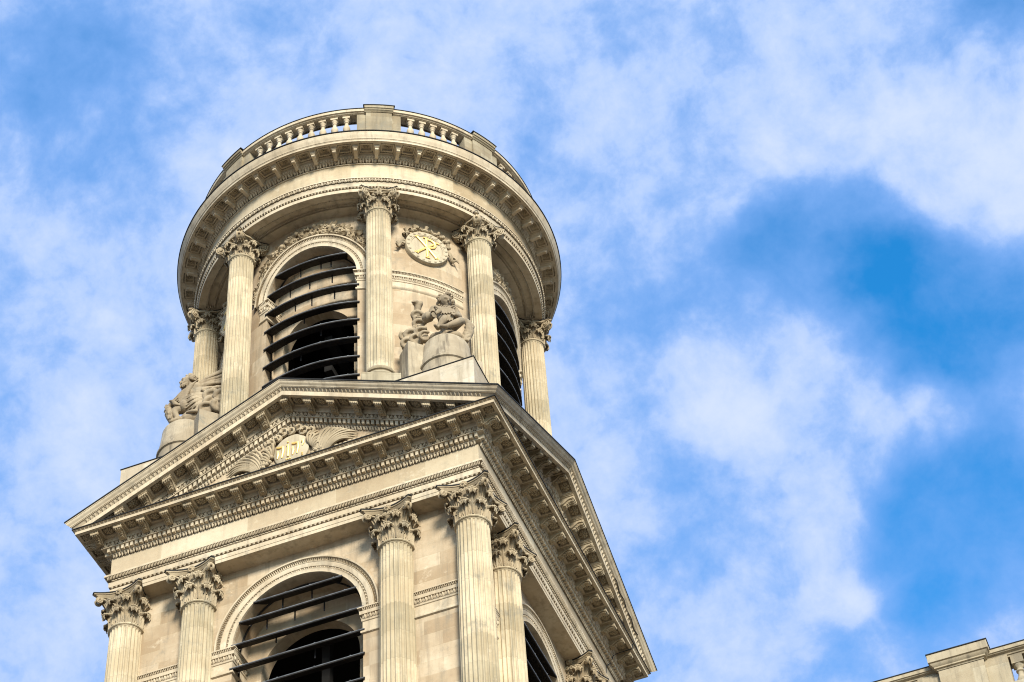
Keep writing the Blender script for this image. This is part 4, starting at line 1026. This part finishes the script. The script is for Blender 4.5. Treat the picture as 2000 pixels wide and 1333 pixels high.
# --- young curly-headed figure on the near corner, head bent, legs crossed at the shin
o = statue('stone statue of a curly haired youth with bare legs, seated below the gold monogram medallion', 1, (.447, .894))
b = MB(); head(b, (.08, .42, 2.84), (.45, .80, -.55), .235)
limb(b, [(.07, .28, 2.35), (.08, .36, 2.68)], [.13, .11]); limb(b, [(.12, .12, 1.62), (.10, .16, 2.0), (.06, .24, 2.38)], [.30, .28, .30])
ball(b, (-.24, .22, 2.44), .17); ball(b, (.36, .26, 2.34), .17)
limb(b, [(-.28, .22, 2.46), (-.60, .26, 2.24), (-.62, .58, 2.02)], [.14, .11, .08]); hand(b, (-.60, .62, 2.0), (.5, .5, -.3), .10)
limb(b, [(.38, .26, 2.34), (.56, .42, 1.94), (.40, .72, 1.74)], [.14, .11, .08]); hand(b, (.40, .74, 1.72), (-.5, .4, -.4), .10)
limb(b, [(.0, .2, 1.68), (.06, .66, 1.70), (-.05, .74, 1.40), (-.22, .76, 1.06)], [.19, .145, .135, .08]); limb(b, [(-.22, .77, 1.02), (-.32, .97, .97)], [.085, .06])
limb(b, [(.22, .2, 1.60), (.66, .64, 1.50), (.40, .72, 1.28), (.08, .77, 1.10)], [.20, .15, .14, .085]); limb(b, [(.08, .78, 1.08), (-.09, .88, 1.01)], [.09, .065])
ball(b, (.05, .12, 1.12), (.52, .36, .34)); ball(b, (.34, .30, .98), (.30, .28, .18)); ball(b, (-.30, .34, .96), (.28, .28, .16))
sculpt(b, 'figure', M_STAT, o, .026, 2, .012, .12)
h = MB(); rr = random.Random(2)
fv = np.array([.45, .80, -.40]); fv /= np.linalg.norm(fv); ball(h, np.array((.08, .42, 2.84))-fv*.10+np.array((0, 0, .05)), (.26, .26, .27))
for i in range(120):
    v = np.array([rr.gauss(0, 1) for _ in range(3)]); v /= np.linalg.norm(v)
    if v@fv < .30 and v[2] > -.75:
        q = np.array((.07, .39, 2.87))+v*.285; a_ = rr.uniform(0, 6.3); e1 = np.cross(v, fv); e1 /= np.linalg.norm(e1)+1e-6; e2 = np.cross(v, e1)
        limb(h, [q+.045*(e1*cos(a_+w_)+e2*sin(a_+w_))+v*.012*w_ for w_ in (0, 1.6, 3.2, 4.6)], [.034, .036, .034, .026], 6)
sculpt(h, 'hair', M_STAT, o, .018, 0, .01, .08)
def pleat(P, r):                                                     # narrow ridge of cloth
    limb(c, P, [r*.5]+[r]*(len(P)-2)+[r*.4], 7)
c = MB(); ball(c, (.12, .38, 1.86), (.36, .32, .22)); ball(c, (.07, .24, 2.22), (.35, .28, .34)); ball(c, (-.34, .26, 2.46), (.20, .16, .18)); ball(c, (.40, .28, 2.30), (.18, .16, .18))
for i in range(11):                                                  # tunic pulled from the shoulder across to the lap
    u = i/10; pleat([(-.34+.16*u, .44+.08*sin(3*u), 2.56-.10*u), (-.16+.34*u, .60, 2.28-.06*u), (-.02+.40*u, .66, 1.98-.10*sin(4*u)), (-.10+.52*u, .80, 1.74+.06*(i % 2))], .042)
for i in range(6): pleat([(.44-.10*i, .50, 2.46+.02*i), (.34-.12*i, .64, 2.30-.05*i), (.10-.10*i, .60, 2.14-.05*i)], .042)
for i in range(7): pleat([(-.20-.05*i, .38, 2.68-.025*i), (-.42-.01*i, .42-.03*i, 2.62-.065*i), (-.60-.01*i, .26, 2.42-.06*i)], .045)
for i in range(6): pleat([(.28+.02*i, .40, 2.54-.06*i), (.48, .42, 2.40-.07*i), (.58, .34, 2.18-.07*i)], .042)
for i in range(4): pleat([(.12+.05*i, .66, 1.84), (.16+.05*i, .74, 1.66), (.13+.06*i, .72, 1.46-.05*(i % 2))], .045)
sculpt(c, 'robe', M_STAT, o, .020, 0, .012, .12)
j = MB(); A, Bp = P3((-.74, .42, 1.96)), P3((-.36, .74, 1.80)); dv = (Bp-A)
for u0, u1, r0, r1 in ((0, .2, .10, .19), (.2, .6, .19, .20), (.6, .85, .20, .13), (.85, 1.0, .13, .15)): j.add(*tube([A+dv*u0, A+dv*u1], [r0, r1], 16, u0 == 0))
j.add(*tube([A+dv*1.0, A+dv*.8], [.10, .085], 16)); j.build('jar', M_STAT, o)
wg = MB()
limb(wg, [(.55, .50, 1.62), (.76, .42, 1.74), (.90, .34, 1.52), (.86, .30, 1.15), (.72, .24, .78)], [.07, .10, .15, .17, .10])
for i in range(60):
    u = rr.random(); q = rr.uniform(-1, 1); ball(wg, (.91-.2*u+.15*q, .34-.1*u+.13*sqrt(1-q*q), 1.5-.75*u), (.045, .05, .075))
sculpt(wg, 'wing', M_STAT, o, .024, 1, .015, .06)
k_ = cloud(o, [(-1.0, .0, 2.55, .21, .4), (-.92, .02, 2.28, .20, 2.2), (-.93, .05, 2.0, .24, .3), (-.90, .10, 1.68, .25, 2.6), (-.84, .22, 1.36, .25, 1.0), (-1.22, .05, 1.45, .27, .2), (-1.42, -.1, 1.62, .22, 2.4), (-1.36, -.05, 1.12, .25, .5), (-1.02, .22, 1.02, .24, 1.8), (-.72, .38, 1.0, .20, .9)])
limb(k_, [(-.98, .0, 2.6), (-.97, .05, 2.85), (-.94, .12, 3.06)], [.15, .12, .15]); ball(k_, (-1.02, .2, 3.12), (.14, .14, .11)); ball(k_, (-.84, .16, 3.10), (.09, .11, .13)); limb(k_, [(-1.06, .28, 3.10), (-1.14, .36, 3.0)], [.07, .04])
sculpt(k_, 'cloud_scroll', M_STAT, o, .03, 2, .012, .15)

# --- bearded figure at the left corner, seen from the side, cloak blown back
o = statue('stone statue of a bearded man in profile, cloak blown back, at the left', -1, (-.894, .447))
b = MB(); head(b, (.0, .2, 3.30), (-.96, .25, -.10), .245)
limb(b, [(.22, .18, 2.86), (.10, .2, 3.12)], [.18, .14]); limb(b, [(.72, .22, 1.95), (.48, .22, 2.35), (.26, .2, 2.74)], [.40, .38, .36])
ball(b, (.36, .40, 2.72), .23); ball(b, (.05, .0, 2.84), .2)
limb(b, [(.36, .42, 2.70), (-.14, .46, 2.26), (-.54, .42, 1.90)], [.19, .16, .10]); hand(b, (-.56, .42, 1.88), (-.8, -.1, -.75), .12)
limb(b, [(.02, -.02, 2.80), (-.24, .0, 2.40), (-.50, .14, 2.05)], [.17, .13, .10]); hand(b, (-.52, .15, 2.0), (-.7, .2, -.7), .11)
limb(b, [(.6, .25, 1.7), (.0, .35, 1.75), (-.44, .42, 1.52), (-.24, .47, 1.08)], [.30, .24, .15, .105]); limb(b, [(-.24, .48, 1.02), (-.46, .50, .93)], [.11, .075])
ball(b, (.40, .25, 1.15), (.62, .42, .40))
sculpt(b, 'figure', M_STAT, o, .026, 2, .012, .12)
h = MB()
for i in range(70):
    t = rr.uniform(0, 2*pi); ph = rr.uniform(-.7, 1.5); v = np.array([cos(ph)*cos(t), cos(ph)*sin(t), sin(ph)])
    if v@np.array([-.96, .25, -.1]) < .25+.35*max(0, v[2]): q = np.array((.03, .2, 3.35))+v*.255; limb(h, [q, q+np.array((.10, 0, -.05))], [.05, .035], 6)
ball(h, (.10, .19, 3.40), (.23, .25, .23)); ball(h, (-.13, .2, 3.08), (.13, .15, .15))
for i in range(46): q = np.array((-.15+rr.uniform(-.11, .16), .2+rr.uniform(-.15, .19), 3.10+rr.uniform(-.10, .10))); limb(h, [q, q+np.array((-.03, .02, -.06)), q+np.array((-.01, .0, -.13))], [.04, .04, .022], 6)
sculpt(h, 'hair', M_STAT, o, .018, 0, .01, .08)
c = MB()
ball(c, (.46, .36, 1.62), (.52, .33, .48)); ball(c, (.46, .28, 2.40), (.36, .33, .40)); ball(c, (.02, .42, 1.72), (.26, .28, .30)); ball(c, (.16, .40, 2.42), (.30, .22, .30)); ball(c, (-.12, .38, 2.18), (.24, .18, .22))
for i in range(7): pleat([(.40-.05*i, .62-.02*i, 2.90-.10*i), (.16-.02*i, .66, 2.58-.10*i), (-.14+.01*i, .62-.01*i, 2.34-.09*i), (-.42+.05*i, .54, 2.06-.07*i)], .046)
for i in range(10):                                                  # folds fanning from the hip over thigh and knee
    u = i/9; pleat([(.98-.10*u, .42, 2.10-.12*u), (.66+.02*sin(i*2), .74, 2.06-.62*u), (.26+.22*u, .80-.10*abs(u-.4), 2.02-.86*u+.04*sin(i*3)), (-.12+.55*u*u, .60, 1.96-.92*u)], .05)
for i in range(6): pleat([(.74+.05*i, .48, 2.40-.05*i), (.68+.06*i, .66, 1.95), (.55+.09*i, .70, 1.50), (.50+.10*i, .68, 1.12)], .06)
for i in range(4): pleat([(-.60+.03*i, .46, 2.06-.06*i), (-.46+.03*i, .60, 1.90-.06*i), (-.28+.05*i, .58, 1.80-.05*i)], .06)
pleat([(.10, .62, 1.22), (.35, .74, 1.14), (.65, .72, 1.12), (.95, .55, 1.18)], .075)
limb(c, [(.78, .56, 2.46), (.60, .66, 2.32), (.90, .48, 2.24)], [.09, .08, .08])
sculpt(c, 'robe', M_STAT, o, .020, 0, .012, .12)
c = MB()
for i in range(8): u = i/7; limb(c, [(.26+.10*u, -.06+.2*u, 3.14-.44*u), (.60, -.12+.22*u, 3.42-.64*u), (.95, -.16+.16*u, 3.70-.86*u), (1.5, -.24+.1*u, 4.08-1.2*u)], [.08, .09, .10, .10], 8)
for i in range(9):
    u = i/8; b_ = .10*sin(i*2.4); limb(c, [(.26+.10*u, .05+.20*u, 3.20-.48*u), (.55+.03*u, .06+.22*u, 3.50-.68*u+b_), (.95, .04+.16*u, 3.80-.95*u+b_*.8), (1.55, -.02+.1*u, 4.25-1.35*u)], [.05, .06, .07, .075], 8)
sculpt(c, 'cloak', M_STAT, o, .022, 0, .015, .2)
k_ = MB()
limb(k_, [(-.62, .36, 1.80), (-.60, .36, 1.45), (-.46, .38, 1.02)], [.10, .17, .13])
for i in range(30): u = rr.random(); q = np.array((-.66+.20*u+rr.uniform(-.10, .10), .36+rr.uniform(-.05, .16), 1.82-.86*u)); limb(k_, [q, q+np.array((-.05+.05*u, .03, -.13))], [.055, .03], 6)
sculpt(k_, 'hanging_drapery', M_STAT, o, .022, 1, .02, .12)
k_ = cloud(o, [(1.02, .62, 1.85, .34, .6), (1.12, .80, 1.30, .36, 2.0), (1.42, .7, 1.75, .34, .1), (.86, .85, 1.02, .26, 1.2), (1.45, .9, 1.1, .34, 2.6), (1.20, .5, 2.2, .26, 1.1)])
sculpt(k_, 'cloud_scroll', M_STAT, o, .03, 2, .012, .15)

# ================================================================== the church front beside the tower
ch = tag(empty('church_front', (7.0, -8.0, 0)), 'pale stone church front with a balustrade and pier along its roof edge', 'church')
def cpart(mb, nm, mt, par=None): return mb.build(nm, mt, par or ch, 38, (-7.0, 8.0, ZT) if par is None else (0, 0, 0))
X0, X1, ZRL = 6.95, 46.0, -16.12
m = MB(); m.add(*box(X0, X1, -7.75, 12, -ZT, -19.2)); cpart(m, 'wall', M_ASH)
m = MB(); pr = [(-7.70, -17.9), (-8.75, -17.95), (-8.75, -18.1), (-8.6, -18.2), (-8.45, -18.4), (-8.4, -18.42), (-8.4, -18.7), (-8.0, -18.72), (-7.9, -19.0), (-7.75, -19.2)]
m.add([(x, y, z) for x in (X0, X1) for y, z in pr], grid_faces(2, len(pr))); m.add(*box(X0, X1, -7.7, 12, -19.2, -17.93)); cpart(m, 'cornice', M_PARA)
m = MB(); m.add(*box(X0, X1, -7.98, -7.35, -17.93, -17.70)); plin = cpart(m, 'plinth', M_PARA)
def rail(m, x0, x1, yf, zt, h, ends=True):
    pr = [(-7.3, zt-h), (yf+.16, zt-h), (yf+.15, zt-h+.05), (yf+.12, zt-h+.06), (yf+.11, zt-h+.10), (yf+.04, zt-h+.13), (yf+.03, zt-h+.15), (yf, zt-h+.16), (yf, zt-.03), (-7.3, zt-.03)]
    v = np.array([(x, y, z) for x in (x0, x1) for y, z in pr]); m.add(v, [grid_faces(2, len(pr), False, True), np.arange(len(pr))[None], np.arange(len(pr), 2*len(pr))[None]])
    bv = box(x0-.015, x1+.015, yf-.015, -7.3, zt-.028, zt); m.add(bv[0], bv[1], 1)
m = MB(); rail(m, X0, 19.86, -8.0, ZRL, .30); rail(m, 21.22, X1, -8.0, ZRL, .30); cpart(m, 'handrail', [M_PARA, M_LEAD])
for xc in (20.53, 32.5, 44.4):
    m = MB(); m.add(*box(xc-.62, xc+.62, -8.06, -7.4, -17.7, -16.36)); m.add(*box(xc-1.23, xc+1.23, -7.93, -7.45, -17.68, -16.40))
    pr = [(.64, -16.42), (.66, -16.38), (.70, -16.37), (.70, -16.33), (.77, -16.27), (.78, -16.24), (.82, -16.22), (.82, -15.97)]
    v = np.array([p for r_, z in pr for p in ((xc-r_, -8.06-(r_-.62), z), (xc+r_, -8.06-(r_-.62), z), (xc+r_, -7.3, z), (xc-r_, -7.3, z))]); m.add(v, grid_faces(len(pr), 4, False, True))
    bv = box(xc-.84, xc+.84, -8.28, -7.3, -15.965, -15.935); m.add(bv[0], bv[1], 1); cpart(m, 'pier', [M_PARA, M_LEAD])
bq = MB(); bq.add(*lathe([(r_*1.12, z_*1.05) for r_, z_ in bp], 20)); bq.add(*box(-.16, .16, -.16, .16, 1.02, 1.27)); bq.add(*box(-.15, .15, -.15, .15, -.01, .05)); me_q = bq.mesh('baluster', M_PARA)
for i in range(23):
    x = 21.98+.43*i
    if x < 31.2: inst('baluster', me_q, plin, (x, -7.68, -17.68))
for i in range(28):
    x = 19.08-.43*i
    if x > 7.2: inst('baluster', me_q, plin, (x, -7.68, -17.68))
